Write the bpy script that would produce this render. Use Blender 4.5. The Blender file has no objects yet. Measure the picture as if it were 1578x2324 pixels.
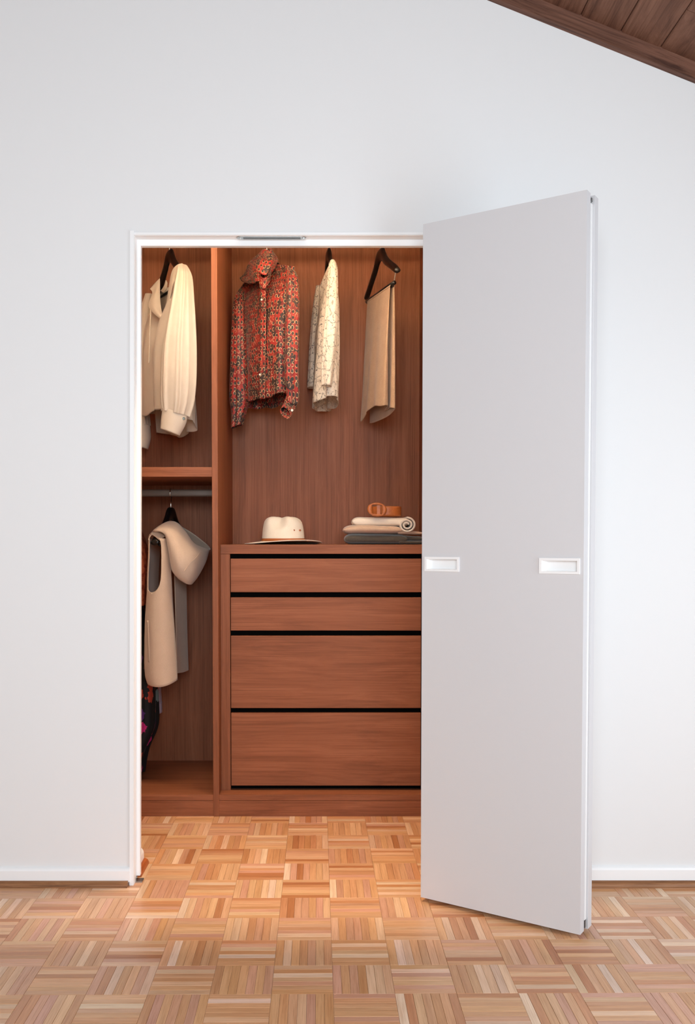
import bpy, bmesh, math, random
from mathutils import Vector, Matrix
random.seed(7)
scene = bpy.context.scene
COL = scene.collection
PI = math.pi

# ------------------------------------------------------------------ camera
F, PX, PY, PT = 2082.0, 738.0, 1295.0, math.radians(1.87)   # focal length and principal point in photo pixels
S = 0.155                                                    # side of one parquet square
H = 7.325 * S                                                # eye height
W_, H_ = 1578.0, 2324.0
cam = bpy.data.objects.new('camera', bpy.data.cameras.new('camera'))
COL.objects.link(cam)
cam.location = (0, 0, H)
cam.rotation_euler = (PI / 2 - PT, 0, 0)
cam.data.sensor_fit = 'VERTICAL'
cam.data.sensor_height = 36.0
cam.data.lens = F / H_ * 36.0
cam.data.shift_x = (W_ / 2 - PX) / H_
cam.data.shift_y = -(H_ / 2 - PY) / H_
cam.data.clip_start = 0.05
scene.camera = cam

# ------------------------------------------------------------------ world, daylight, exposure
world = bpy.data.worlds.new('sky'); scene.world = world
world.use_nodes = True
bg = world.node_tree.nodes['Background']
bg.inputs[0].default_value = (0.80, 0.88, 1.0, 1); bg.inputs[1].default_value = 1.0

def area(name, loc, rot, sx, sy, power, col, spread=180):
    l = bpy.data.lights.new(name, 'AREA'); l.shape = 'RECTANGLE'; l.size = sx; l.size_y = sy
    l.energy = power; l.color = col; l.spread = math.radians(spread)
    o = bpy.data.objects.new(name, l); COL.objects.link(o); o.location = loc; o.rotation_euler = rot
    return o
# daylight falling in through the window in the right wall; the lamp behind the camera is added fill
area('daylight_side', (2.19, 1.0, 1.0), (0, PI / 2, 0), 1.3, 1.5, 34, (0.78, 0.90, 1.0))
area('back_fill', (0.05, -1.64, 1.9), (-PI / 2, 0, PI), 2.0, 1.25, 104, (0.825, 0.935, 1.0))
scene.view_settings.view_transform = 'Standard'
scene.view_settings.look = 'None'
scene.view_settings.gamma = 1.0
scene.view_settings.use_curve_mapping = False
scene.view_settings.exposure = 0.29
scene.cycles.max_bounces = 10
scene.cycles.diffuse_bounces = 6
scene.cycles.transparent_max_bounces = 16
scene.cycles.use_denoising = True
scene.cycles.caustics_reflective = False
scene.cycles.caustics_refractive = False

# ------------------------------------------------------------------ geometry helpers
def ray(u, v):
    x, y = (u - PX) / F, (v - PY) / F
    c, s = math.cos(PT), math.sin(PT)
    return (x, -s * y + c, -(c * y + s))
def at(u, v, Y):
    r = ray(u, v); k = Y / r[1]
    return Vector((r[0] * k, Y, r[2] * k + H))

ORG = {}
def props(o, label=None, cat=None, group=None, kind=None):
    if label: o['label'] = label
    if cat: o['category'] = cat
    if group: o['group'] = group
    if kind: o['kind'] = kind
    return o
def thing(name, loc, label=None, cat=None, group=None, kind=None):
    o = bpy.data.objects.new(name, None); COL.objects.link(o)
    o.empty_display_size = 0.05
    o.location = loc; ORG[o.name] = Vector(loc)
    return props(o, label, cat, group, kind)
def obj(name, mb, mat, parent=None, origin=None, smooth=False, weld=0.0):
    """one mesh object; mb is (verts, faces[, uvs]) in world coordinates"""
    verts, faces = mb[0], mb[1]
    org = ORG[parent.name] if parent else Vector(origin if origin is not None else (0, 0, 0))
    me = bpy.data.meshes.new(name)
    me.from_pydata([Vector(v) - org for v in verts], [], faces)
    if len(mb) > 2 and mb[2]:
        ul = me.uv_layers.new(name='UVMap')
        for i, l in enumerate(me.loops): ul.data[i].uv = mb[2][l.vertex_index]
    if weld:
        bm = bmesh.new(); bm.from_mesh(me); bmesh.ops.remove_doubles(bm, verts=bm.verts, dist=weld)
        bmesh.ops.recalc_face_normals(bm, faces=bm.faces); bm.to_mesh(me); bm.free()
    me.materials.append(mat)
    if smooth:
        for p in me.polygons: p.use_smooth = True
    me.update()
    o = bpy.data.objects.new(name, me); COL.objects.link(o)
    ORG[o.name] = org
    if parent: o.parent = parent
    else: o.location = org
    return o
def struct(name, mb, mat, smooth=False, parent=None):
    o = obj(name, mb, mat, parent=parent, smooth=smooth)
    if parent is None: o['kind'] = 'structure'
    return o
def join(*ms):
    V, Fc, U = [], [], []
    has = all(len(m) > 2 and m[2] for m in ms)
    for m in ms:
        n = len(V); V += list(m[0]); Fc += [tuple(i + n for i in f) for f in m[1]]
        if has: U += list(m[2])
    return (V, Fc, U) if has else (V, Fc)
def box(x0, x1, y0, y1, z0, z1):
    v = [(x, y, z) for z in (z0, z1) for y in (y0, y1) for x in (x0, x1)]
    f = [(0, 2, 3, 1), (4, 5, 7, 6), (0, 1, 5, 4), (2, 6, 7, 3), (0, 4, 6, 2), (1, 3, 7, 5)]
    return v, f
def shear(mb, k=0.0078, z0=1.0):
    return ([(v[0] + k * (v[2] - z0), v[1], v[2]) for v in mb[0]],) + tuple(mb[1:])
def prism(poly, a, b, axis='x'):
    """extrude a closed 2-D outline from a to b along an axis ('x': outline is (y,z); 'y': (x,z); 'z': (x,y))"""
    n = len(poly); V = []
    for t in (a, b):
        for p, q in poly:
            V.append({'x': (t, p, q), 'y': (p, t, q), 'z': (p, q, t)}[axis])
    Fc = [(i, (i + 1) % n, n + (i + 1) % n, n + i) for i in range(n)]
    Fc += [tuple(reversed(range(n))), tuple(range(n, 2 * n))]
    return V, Fc
def obox(A, e, m, t0, t1, d0, d1, z0, z1):
    """box in a frame turned about z: A origin, e along, m across"""
    V = []
    for z in (z0, z1):
        for d in (d0, d1):
            for t in (t0, t1):
                V.append((A[0] + e[0] * t + m[0] * d, A[1] + e[1] * t + m[1] * d, z))
    return V, box(0, 1, 0, 1, 0, 1)[1]
def bevel(o, w=0.002, seg=2):
    m = o.modifiers.new('bevel', 'BEVEL'); m.width = w; m.segments = seg; m.limit_method = 'ANGLE'
    m.angle_limit = math.radians(40)
    return o
def cr(p0, p1, p2, p3, t):
    return p1 + 0.5 * t * ((p2 - p0) + t * ((2 * p0 - 5 * p1 + 4 * p2 - p3) + t * (3 * (p1 - p2) + p3 - p0)))
def spline(pts, n, closed=False):
    pts = [Vector(p) for p in pts]; k = len(pts); out = []
    if closed:
        for i in range(n):
            t = i * k / n; j = int(t); f = t - j
            out.append(cr(pts[(j - 1) % k], pts[j % k], pts[(j + 1) % k], pts[(j + 2) % k], f))
    else:
        for i in range(n):
            t = i * (k - 1) / (n - 1); j = min(int(t), k - 2); f = t - j
            out.append(cr(pts[max(j - 1, 0)], pts[j], pts[j + 1], pts[min(j + 2, k - 1)], f))
    return out
def skin(rings, nu, nv, closed=True, disp=None, cap0=False, cap1=False):
    """surface through rings of control points, splined both ways; uv in metres; disp(s,t)->metres along the normal"""
    R = [spline(r, nu, closed) for r in rings]
    cols = [spline([R[k][i] for k in range(len(R))], nv) for i in range(nu)]
    P = [[cols[i][j] for i in range(nu)] for j in range(nv)]
    if disp:
        Q = [[None] * nu for _ in range(nv)]
        for j in range(nv):
            for i in range(nu):
                a = P[j][(i + 1) % nu] if closed else P[j][min(i + 1, nu - 1)]
                b = P[j][(i - 1) % nu] if closed else P[j][max(i - 1, 0)]
                c = P[min(j + 1, nv - 1)][i]; d = P[max(j - 1, 0)][i]
                nn = (a - b).cross(c - d)
                if nn.length > 1e-12: nn.normalize()
                Q[j][i] = P[j][i] + nn * disp(i / nu, j / (nv - 1))
        P = Q
    V = [p for row in P for p in row]; U = []
    mid = P[nv // 2]; ul = [0]
    for i in range(1, nu): ul.append(ul[-1] + (mid[i] - mid[i - 1]).length)
    vl = [0]; ci = nu // 3
    for j in range(1, nv): vl.append(vl[-1] + (P[j][ci] - P[j - 1][ci]).length)
    for j in range(nv):
        for i in range(nu): U.append((ul[i], -vl[j]))
    Fc = []
    for j in range(nv - 1):
        for i in range(nu if closed else nu - 1):
            a = j * nu + i; b = j * nu + (i + 1) % nu
            Fc.append((a, b, b + nu, a + nu))
    if cap0: Fc.append(tuple(reversed(range(nu))))
    if cap1: Fc.append(tuple(range((nv - 1) * nu, nv * nu)))
    return V, Fc, U
def tube(path, rad, n=10, nv=None, flat=None, cap=True):
    """round tube along a splined path; rad is a number or a list"""
    path = [Vector(p) for p in path]
    nv = nv or max(2, len(path) * 5)
    P = spline(path, nv) if len(path) > 2 else [path[0].lerp(path[1], i / (nv - 1)) for i in range(nv)]
    rs = rad if isinstance(rad, (list, tuple)) else [rad, rad]
    rr = [x[0] for x in spline([(r, 0, 0) for r in rs], nv)] if len(rs) > 2 else [rs[0] + (rs[1] - rs[0]) * i / (nv - 1) for i in range(nv)]
    V, Fc, U = [], [], []
    up = Vector((0, 0, 1)); t0 = (P[1] - P[0]).normalized()
    if abs(t0.dot(up)) > 0.9: up = Vector((0, 1, 0))
    for j in range(nv):
        t = (P[min(j + 1, nv - 1)] - P[max(j - 1, 0)]).normalized()
        a = t.cross(up)
        a = a.normalized() if a.length > 1e-6 else Vector((1, 0, 0))
        b = a.cross(t).normalized(); up = b
        for i in range(n):
            th = 2 * PI * i / n
            V.append(P[j] + (a * math.cos(th) * (flat or 1) + b * math.sin(th)) * rr[j]); U.append((i / n, j / nv))
    for j in range(nv - 1):
        for i in range(n):
            Fc.append((j * n + i, j * n + (i + 1) % n, (j + 1) * n + (i + 1) % n, (j + 1) * n + i))
    if cap: Fc += [tuple(reversed(range(n))), tuple(range((nv - 1) * n, nv * n))]
    return V, Fc, U
def thick(o, t=0.0016, off=0):
    m = o.modifiers.new('thickness', 'SOLIDIFY'); m.thickness = t; m.offset = off
    return o
def sub(o, l=1):
    m = o.modifiers.new('smooth', 'SUBSURF'); m.levels = l; m.render_levels = l
    return o

# ------------------------------------------------------------------ materials
def new_mat(name):
    m = bpy.data.materials.new(name); m.use_nodes = True
    nt = m.node_tree; b = nt.nodes['Principled BSDF']
    return m, nt, b
def N(nt, kind, **kw):
    n = nt.nodes.new(kind)
    for k, v in kw.items():
        if k.startswith('i_'): n.inputs[int(k[2:])].default_value = v
        elif k.startswith('n_'): n.inputs[k[2:].replace('_', ' ')].default_value = v
        else: setattr(n, k, v)
    return n
def lin(c):
    return tuple(((x / 255) / 12.92 if x / 255 <= 0.04045 else ((x / 255 + 0.055) / 1.055) ** 2.4) for x in c) + (1,)
def ramp(nt, stops):
    r = nt.nodes.new('ShaderNodeValToRGB'); e = r.color_ramp.elements
    while len(e) < len(stops): e.new(0.5)
    for i, (p, c) in enumerate(stops): e[i].position = p; e[i].color = c
    return r
def math_(nt, op, a, b=None, clamp=False):
    n = nt.nodes.new('ShaderNodeMath'); n.operation = op; n.use_clamp = clamp
    for i, x in enumerate((a, b)):
        if x is None: continue
        if isinstance(x, (int, float)): n.inputs[i].default_value = x
        else: nt.links.new(x, n.inputs[i])
    return n.outputs[0]
def mixc(nt, fac, a, b, mode='MIX'):
    n = nt.nodes.new('ShaderNodeMix'); n.data_type = 'RGBA'; n.blend_type = mode
    for i, x in ((0, fac), (6, a), (7, b)):
        if isinstance(x, (int, float, tuple)): n.inputs[i].default_value = x
        else: nt.links.new(x, n.inputs[i])
    return n.outputs[2]
def bumpify(nt, b, h, strength=0.2, dist=0.002):
    n = nt.nodes.new('ShaderNodeBump'); n.inputs['Strength'].default_value = strength; n.inputs['Distance'].default_value = dist
    nt.links.new(h, n.inputs['Height']); nt.links.new(n.outputs[0], b.inputs['Normal'])
def paint(name, col, rough=0.5, bump=0.05, scale=180):
    m, nt, b = new_mat(name)
    b.inputs['Base Color'].default_value = lin(col); b.inputs['Roughness'].default_value = rough
    tc = N(nt, 'ShaderNodeTexCoord'); n = N(nt, 'ShaderNodeTexNoise', n_Scale=scale, n_Detail=3.0)
    nt.links.new(tc.outputs['Object'], n.inputs['Vector'])
    bumpify(nt, b, n.outputs['Fac'], bump, 0.002)
    return m
def plain(name, col, rough=0.5, metal=0.0):
    m, nt, b = new_mat(name)
    b.inputs['Base Color'].default_value = lin(col); b.inputs['Roughness'].default_value = rough; b.inputs['Metallic'].default_value = metal
    tc = N(nt, 'ShaderNodeTexCoord'); n = N(nt, 'ShaderNodeTexNoise', n_Scale=60.0, n_Detail=2.0)
    nt.links.new(tc.outputs['Object'], n.inputs['Vector'])
    nt.links.new(math_(nt, 'MULTIPLY_ADD', n.outputs['Fac'], 0.12), b.inputs['Roughness'])
    b.inputs['Roughness'].links[0].from_node.inputs[2].default_value = rough - 0.06
    return m
def wood(name, grain, dark, mid, light, fine=1.0, rough=0.5, broad=1.0, bump=0.08, coord='Object', spec=0.22):
    """veneer: thin streaks along an axis, wavy broad figure"""
    m, nt, b = new_mat(name)
    tc = N(nt, 'ShaderNodeTexCoord')
    def mapped(sc_long, sc_cross):
        mp = nt.nodes.new('ShaderNodeMapping')
        v = [sc_cross] * 3; v['xyz'.index(grain)] = sc_long
        mp.inputs['Scale'].default_value = v
        nt.links.new(tc.outputs[coord], mp.inputs['Vector'])
        return mp.outputs[0]
    warp = N(nt, 'ShaderNodeTexNoise', n_Scale=1.0, n_Detail=2.0); nt.links.new(mapped(1.3, 5.0), warp.inputs['Vector'])
    vm = nt.nodes.new('ShaderNodeVectorMath'); vm.operation = 'MULTIPLY_ADD'
    nt.links.new(warp.outputs['Color'], vm.inputs[0]); vm.inputs[1].default_value = (2.2, 2.2, 2.2); nt.links.new(mapped(0.9, 24.0 * broad), vm.inputs[2])
    fig = N(nt, 'ShaderNodeTexNoise', n_Scale=1.3, n_Detail=6.0, n_Roughness=0.72); nt.links.new(vm.outputs[0], fig.inputs['Vector'])
    st = N(nt, 'ShaderNodeTexNoise', n_Scale=1.0, n_Detail=3.0, n_Roughness=0.7); nt.links.new(mapped(2.0, 420.0 * fine), st.inputs['Vector'])
    r1 = ramp(nt, [(0.34, dark), (0.5, mid), (0.68, light)]); nt.links.new(fig.outputs['Fac'], r1.inputs[0])
    r2 = ramp(nt, [(0.34, (0.66, 0.62, 0.58, 1)), (0.5, (1, 1, 1, 1)), (0.75, (1.1, 1.08, 1.06, 1))]); nt.links.new(st.outputs['Fac'], r2.inputs[0])
    c = mixc(nt, 0.85, r1.outputs[0], r2.outputs[0], 'MULTIPLY')
    nt.links.new(c, b.inputs['Base Color']); b.inputs['Roughness'].default_value = rough; b.inputs['Specular IOR Level'].default_value = spec
    bumpify(nt, b, st.outputs['Fac'], bump, 0.001)
    return m
def cloth(name, col, col2=None, scale=700, rough=0.9, bump=0.25, sheen=0.25, trans=0.0):
    m, nt, b = new_mat(name)
    tc = N(nt, 'ShaderNodeTexCoord')
    n = N(nt, 'ShaderNodeTexNoise', n_Scale=float(scale), n_Detail=2.0); nt.links.new(tc.outputs['Object'], n.inputs['Vector'])
    n2 = N(nt, 'ShaderNodeTexNoise', n_Scale=25.0, n_Detail=3.0); nt.links.new(tc.outputs['Object'], n2.inputs['Vector'])
    f = math_(nt, 'MULTIPLY_ADD', n.outputs['Fac'], 0.7); f.node.inputs[2].default_value = 0.0
    f2 = math_(nt, 'MULTIPLY_ADD', n2.outputs['Fac'], 0.3); nt.links.new(f, f2.node.inputs[2])
    r = ramp(nt, [(0.3, lin(col2 or tuple(int(x * 0.85) for x in col))), (0.7, lin(col))]); nt.links.new(f2, r.inputs[0])
    nt.links.new(r.outputs[0], b.inputs['Base Color'])
    b.inputs['Roughness'].default_value = rough; b.inputs['Sheen Weight'].default_value = sheen
    bumpify(nt, b, n.outputs['Fac'], bump, 0.0008)
    if trans:
        tr = nt.nodes.new('ShaderNodeBsdfTranslucent'); nt.links.new(r.outputs[0], tr.inputs[0])
        mx = nt.nodes.new('ShaderNodeMixShader'); mx.inputs[0].default_value = trans
        nt.links.new(b.outputs[0], mx.inputs[1]); nt.links.new(tr.outputs[0], mx.inputs[2])
        nt.links.new(mx.outputs[0], nt.nodes['Material Output'].inputs[0])
    return m

M_WALL = paint('wall_paint', (226, 226, 226), 0.6, 0.04, 140)
M_DOOR = paint('door_paint', (209, 208, 210), 0.45, 0.05, 260)
M_TRIM = paint('gloss_trim_paint', (240, 240, 240), 0.3, 0.02, 60)
M_METAL = plain('zinc_metal', (170, 172, 172), 0.3, 1.0)
M_CHROME = plain('chrome_wire', (215, 213, 208), 0.2, 1.0)
M_DARKM = plain('dark_groove_metal', (105, 106, 104), 0.4, 0.8)
M_BLACK = plain('black_lacquer', (14, 12, 12), 0.32)
M_GAP = plain('black_gap_shade', (7, 6, 6), 0.8)  # black that paints the shade in the drawer gaps
M_GAP.node_tree.nodes['Principled BSDF'].inputs['Specular IOR Level'].default_value = 0.05
WD, WM, WL = lin((131, 78, 52)), lin((145, 88, 60)), lin((157, 98, 69))
M_WV = wood('walnut_veneer_upright', 'z', WD, WM, WL)
M_WH = wood('walnut_veneer_level', 'x', WD, WM, WL)
M_WY = wood('walnut_veneer_deep', 'y', WD, WM, WL)
M_CEIL = wood('cedar_ceiling', 'y', lin((82, 54, 43)), lin((112, 78, 62)), lin((132, 95, 77)), 0.5, 0.6, 0.5)
M_OAKX = wood('stained_oak_moulding', 'x', lin((96, 62, 40)), lin((142, 98, 66)), lin((170, 124, 88)), 0.3, 0.35)
M_CEDX = wood('cedar_beam', 'x', lin((66, 42, 34)), lin((108, 74, 60)), lin((122, 86, 70)), 0.12, 0.55, 1.6)
M_REDX = wood('reddish_oak_moulding', 'y', lin((140, 72, 36)), lin((180, 98, 52)), lin((196, 118, 70)), 0.3, 0.35)

def slat_mat(name, use_attr):
    m, nt, b = new_mat(name)
    uv = N(nt, 'ShaderNodeTexCoord')
    off = nt.nodes.new('ShaderNodeVectorMath'); off.operation = 'ADD'
    nt.links.new(uv.outputs['UV'], off.inputs[0])
    if use_attr:
        at_ = N(nt, 'ShaderNodeAttribute', attribute_name='tone'); colour = at_.outputs['Color']
    else:
        oi = N(nt, 'ShaderNodeObjectInfo'); colour = oi.outputs['Color']
        sc = nt.nodes.new('ShaderNodeVectorMath'); sc.operation = 'SCALE'; sc.inputs['Scale'].default_value = 37.0
        nt.links.new(oi.outputs['Location'], sc.inputs[0]); nt.links.new(sc.outputs[0], off.inputs[1])
    def nz(sl, sc_, det):
        mp = nt.nodes.new('ShaderNodeMapping'); mp.inputs['Scale'].default_value = (sl, sc_, 1)
        nt.links.new(off.outputs[0], mp.inputs['Vector'])
        n = N(nt, 'ShaderNodeTexNoise', n_Scale=1.0, n_Detail=det, n_Roughness=0.65); nt.links.new(mp.outputs[0], n.inputs['Vector'])
        return n.outputs['Fac']
    f1, f2 = nz(9, 420, 3.0), nz(4, 70, 3.0)
    r1 = ramp(nt, [(0.33, (0.72, 0.62, 0.52, 1)), (0.5, (1, 1, 1, 1)), (0.8, (1.08, 1.08, 1.08, 1))]); nt.links.new(f1, r1.inputs[0])
    r2 = ramp(nt, [(0.3, (0.82, 0.74, 0.66, 1)), (0.6, (1.04, 1.04, 1.04, 1))]); nt.links.new(f2, r2.inputs[0])
    c = mixc(nt, 0.7, colour, r1.outputs[0], 'MULTIPLY'); c = mixc(nt, 0.8, c, r2.outputs[0], 'MULTIPLY')
    nt.links.new(c, b.inputs['Base Color']); b.inputs['Roughness'].default_value = 0.34
    b.inputs['Coat Weight'].default_value = 0.15; b.inputs['Coat Roughness'].default_value = 0.25
    bumpify(nt, b, f1, 0.06, 0.0006)
    return m
M_SLAT = slat_mat('oak_parquet', False)
M_SLATS = slat_mat('oak_parquet_far', True)
M_BED = plain('parquet_glue_bed', (70, 46, 30), 0.8)

# ------------------------------------------------------------------ room shell
YW, TH = 2.992, 0.19            # wall face, wall thickness
XL, XR, YB = -2.6, 2.2, -1.65   # room extents
XOL, XOR, ZO = -0.6235, 0.41, 2.1196   # opening: edges of the rebate
SL, ZC0, XRIDGE = -0.393, 2.9172, -1.5   # ceiling slope; its height at x = 0.5172
def zc(x):
    return ZC0 + SL * (x - 0.5172) if x > XRIDGE else ZC0 + SL * (XRIDGE - 0.5172) + SL * (XRIDGE - x)

floor_bed = box(XL, XR, YB, 4.6, -0.05, -0.0065)
floor = struct('floor', floor_bed, M_BED)

# parquet: squares of seven slats laid basket-weave
yaw = math.radians(-0.456); cY, sY = math.cos(yaw), math.sin(yaw)
def grid(gx, gz):
    X, Z = gx * S, gz * S
    return (cY * X + sY * Z, -sY * X + cY * Z)
GX0, GZ0 = -0.751, 14.606
NS = 7; SW = S / NS; g = 0.00022
def slat_mesh(L, Wd):
    a, b_, c = L / 2 - g, Wd / 2 - g, 0.0005
    V = [(-a, -b_, -0.0065), (a, -b_, -0.0065), (a, b_, -0.0065), (-a, b_, -0.0065),
         (-a, -b_, -c), (a, -b_, -c), (a, b_, -c), (-a, b_, -c),
         (-a + c, -b_ + c, 0), (a - c, -b_ + c, 0), (a - c, b_ - c, 0), (-a + c, b_ - c, 0)]
    Fc = [(0, 1, 5, 4), (1, 2, 6, 5), (2, 3, 7, 6), (3, 0, 4, 7), (4, 5, 9, 8), (5, 6, 10, 9), (6, 7, 11, 10), (7, 4, 8, 11), (8, 9, 10, 11)]
    return V, Fc
TONES = [((214, 168, 118), 4), ((209, 158, 106), 5), ((203, 149, 97), 4), ((220, 180, 134), 3), ((194, 136, 86), 2), ((178, 116, 68), 1), ((226, 192, 150), 1), ((204, 152, 112), 3)]
TL = [tuple(x * f for x, f in zip(lin(c)[:3], (1.0, 1.05, 1.34))) + (1,) for c, w in TONES for _ in range(w)]
def tone():
    c = random.choice(TL); k = random.uniform(0.9, 1.08)
    return (c[0] * k, c[1] * k * random.uniform(0.97, 1.02), c[2] * k * random.uniform(0.92, 1.05), 1)
def prj(X, Y, Z):
    z = Z - H; c, s = math.cos(PT), math.sin(PT)
    yp = c * (-z) - s * Y; zp = s * (-z) + c * Y
    return (PX + F * X / zp, PY + F * yp / zp) if zp > 0.05 else (9e9, 9e9)
slats = []
for j in range(-17, 17):
    for k in range(-27, 11):
        run = (j + k) % 2 != 0        # slats run away from the viewer
        for i in range(NS):
            f = (i + 0.5) / NS
            gx, gz = (GX0 + j + f, GZ0 + k + 0.5) if run else (GX0 + j + 0.5, GZ0 + k + f)
            x, y = grid(gx, gz)
            if not (XL - 0.02 < x < XR + 0.02 and YB - 0.02 < y < 3.9): continue
            u, v = prj(x, y, 0)
            seen = -25 < u < 1603 and v < 2345 and (y < 2.93 or (XOL < x < 0.4 and y < 3.74)) and not (y > 2.93 and u < 318)
            slats.append((x, y, run, seen))
vis = sorted([s for s in slats if s[3]], key=lambda s: s[1])[:300]
visset = set(id(s) for s in vis)
sm = bpy.data.meshes.new('slat')
V, Fc = slat_mesh(S, SW); sm.from_pydata(V, [], Fc); sm.materials.append(M_SLAT)
ul = sm.uv_layers.new(name='UVMap')
for i, l in enumerate(sm.loops): ul.data[i].uv = V[l.vertex_index][:2]
for x, y, run, seen in vis:
    o = bpy.data.objects.new('slat', sm); COL.objects.link(o); o.parent = floor
    o.location = (x, y, random.uniform(-0.0003, 0.0001)); o.rotation_euler = (0, 0, (PI / 2 if run else 0) - yaw)
    o.color = tone()
BV, BF, BU, BC = [], [], [], []
for s in slats:
    if id(s) in visset: continue
    x, y, run, seen = s
    a = (PI / 2 if run else 0) - yaw; ca, sa = math.cos(a), math.sin(a); n = len(BV)
    ou, ov = random.uniform(0, 50), random.uniform(0, 50); dz = random.uniform(-0.0003, 0.0001)
    for p in V: BV.append((x + ca * p[0] - sa * p[1], y + sa * p[0] + ca * p[1], p[2] + dz)); BU.append((p[0] + ou, p[1] + ov))
    t = tone()
    for f in Fc: BF.append(tuple(q + n for q in f)); BC.append(t)
fs = obj('parquet_slats', (BV, BF, BU), M_SLATS, parent=floor); fs['kind'] = 'stuff'
ca_ = fs.data.color_attributes.new('tone', 'FLOAT_COLOR', 'CORNER')
for p in fs.data.polygons:
    for li in p.loop_indices: ca_.data[li].color = BC[p.index]

# front wall around the closet opening (the left edge of the opening leans a little)
KX = 0.0078
def jx(x, z): return x + KX * (z - 1.0)
wl = prism([(XL, 0), (jx(XOL, 0), 0), (jx(XOL, ZO), ZO), (jx(XOL, ZO), ZO), (XL, ZO)], YW, YW + 0.042, 'y')
wl2 = prism([(XL, 0), (jx(XOL - 0.026, 0), 0), (jx(XOL - 0.026, ZO), ZO), (XL, ZO)], YW + 0.042, YW + TH, 'y')
top = [(XL, ZO), (XR, ZO), (XR, zc(XR) + 0.1), (XRIDGE, zc(XRIDGE) + 0.1), (XL, zc(XL) + 0.1)]
wt = prism(top, YW, YW + 0.042, 'y')
top2 = [(XL, ZO + 0.06), (XR, ZO + 0.06)] + top[2:]
wt = join(wt, prism(top2, YW + 0.042, YW + TH, 'y'))
wr = box(XOR, XR, YW, YW + TH, 0, ZO)
struct('wall_front', join(wl, wl2, wt, wr), M_WALL)
struct('wall_right', join(box(XR, XR + 0.15, YB - 0.15, 0.2, 0.3, 1.7), box(XR, XR + 0.15, 1.8, YW, 0.3, 1.7), box(XR, XR + 0.15, YB - 0.15, YW, 1.7, 2.4), box(XR, XR + 0.15, YB - 0.15, YW, 0, 0.3)), M_WALL)
struct('wall_left', box(XL - 0.15, XL, YB - 0.15, YW, 0, zc(XL) + 0.1), M_WALL)
WX0, WX1, WZ0, WZ1 = -1.0, 1.5, 1.2, 2.53
struct('wall_back', join(prism([(XL, 0), (WX0, 0), (WX0, zc(WX0) + 0.05), (XRIDGE, zc(XRIDGE) + 0.05), (XL, zc(XL) + 0.05)], YB - 0.15, YB, 'y'),
    prism([(WX1, 0), (XR, 0), (XR, zc(XR) + 0.05), (WX1, zc(WX1) + 0.05)], YB - 0.15, YB, 'y'), box(WX0, WX1, YB - 0.15, YB, 0, WZ0),
    prism([(WX0, WZ1), (WX1, WZ1), (WX1, zc(WX1) + 0.05), (WX0, zc(WX0) + 0.05)], YB - 0.15, YB, 'y')), M_WALL)
m, nt, b = new_mat('window_glass')
tr = nt.nodes.new('ShaderNodeBsdfTransparent'); gl = nt.nodes.new('ShaderNodeBsdfGlossy'); gl.inputs['Roughness'].default_value = 0.02
mx = nt.nodes.new('ShaderNodeMixShader'); mx.inputs[0].default_value = 0.06
nt.links.new(tr.outputs[0], mx.inputs[1]); nt.links.new(gl.outputs[0], mx.inputs[2]); nt.links.new(mx.outputs[0], nt.nodes['Material Output'].inputs[0])
M_GLASS = m
w1 = thing('window_1', (XR, 1.0, 0.3), kind='structure')
fr = join(*[box(XR + 0.04, XR + 0.12, y - 0.03, y + 0.03, 0.3, 1.7) for y in (0.23, 1.0, 1.77)], box(XR + 0.04, XR + 0.12, 0.2, 1.8, 0.3, 0.36), box(XR + 0.04, XR + 0.12, 0.2, 1.8, 1.64, 1.7))
obj('window_frame', fr, M_TRIM, w1)
for a, b_ in ((0.26, 0.97), (1.03, 1.74)): obj('pane', box(XR + 0.08, XR + 0.084, a, b_, 0.36, 1.64), M_GLASS, w1)
w2 = thing('window_added', ((WX0 + WX1) / 2, YB, WZ0), kind='structure')  # unseen window added behind the camera to go with the fill lamp
fr = join(*[box(x - 0.03, x + 0.03, YB - 0.12, YB - 0.04, WZ0, WZ1) for x in (WX0 + 0.03, 0.25, WX1 - 0.03)], box(WX0, WX1, YB - 0.12, YB - 0.04, WZ0, WZ0 + 0.06), box(WX0, WX1, YB - 0.12, YB - 0.04, WZ1 - 0.06, WZ1))
obj('window_frame', fr, M_TRIM, w2)
for a, b_ in ((WX0 + 0.06, 0.22), (0.28, WX1 - 0.06)): obj('pane', box(a, b_, YB - 0.082, YB - 0.078, WZ0 + 0.06, WZ1 - 0.06), M_GLASS, w2)

# sloped plank ceiling: boards run away from the wall, each its own piece
cth = math.atan(-SL)
deck = prism([(XL - 0.15, zc(XL - 0.15) + 0.02), (XRIDGE, zc(XRIDGE) + 0.02), (XR + 0.15, zc(XR + 0.15) + 0.02), (XR + 0.15, zc(XR + 0.15) + 0.08), (XRIDGE, zc(XRIDGE) + 0.08), (XL - 0.15, zc(XL - 0.15) + 0.08)], YB - 0.15, YW, 'y')
ceiling = struct('ceiling', deck, M_CEIL)
PW = 0.1275          # board width measured along x
def board(x0, x1, y0, y1):
    e = 0.0012; x0 += e; x1 -= e; c = 0.003; t = 0.018
    poly = [(x0, zc(x0) + c), (x0 + c, zc(x0 + c)), (x1 - c, zc(x1 - c)), (x1, zc(x1) + c), (x1, zc(x1) + t), (x0, zc(x0) + t)]
    return prism(poly, y0 + 0.001, y1 - 0.001, 'y')
xs = 0.6851
k0 = math.ceil((XRIDGE - xs) / PW); k1 = int((XR + 0.12 - xs) / PW)
random.seed(11)
for k in range(k0, k1):
    x0 = xs + k * PW
    cut = at(1561, 33, 2.8).y if k == 3 else random.choice([0.4, 0.9, 1.4, 1.9])
    if k == 3: cut = 2.76
    for y0, y1 in ((YB, cut), (cut, YW)):
        o = obj('plank', board(x0, x0 + PW, y0, y1), M_CEIL, ceiling)
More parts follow.
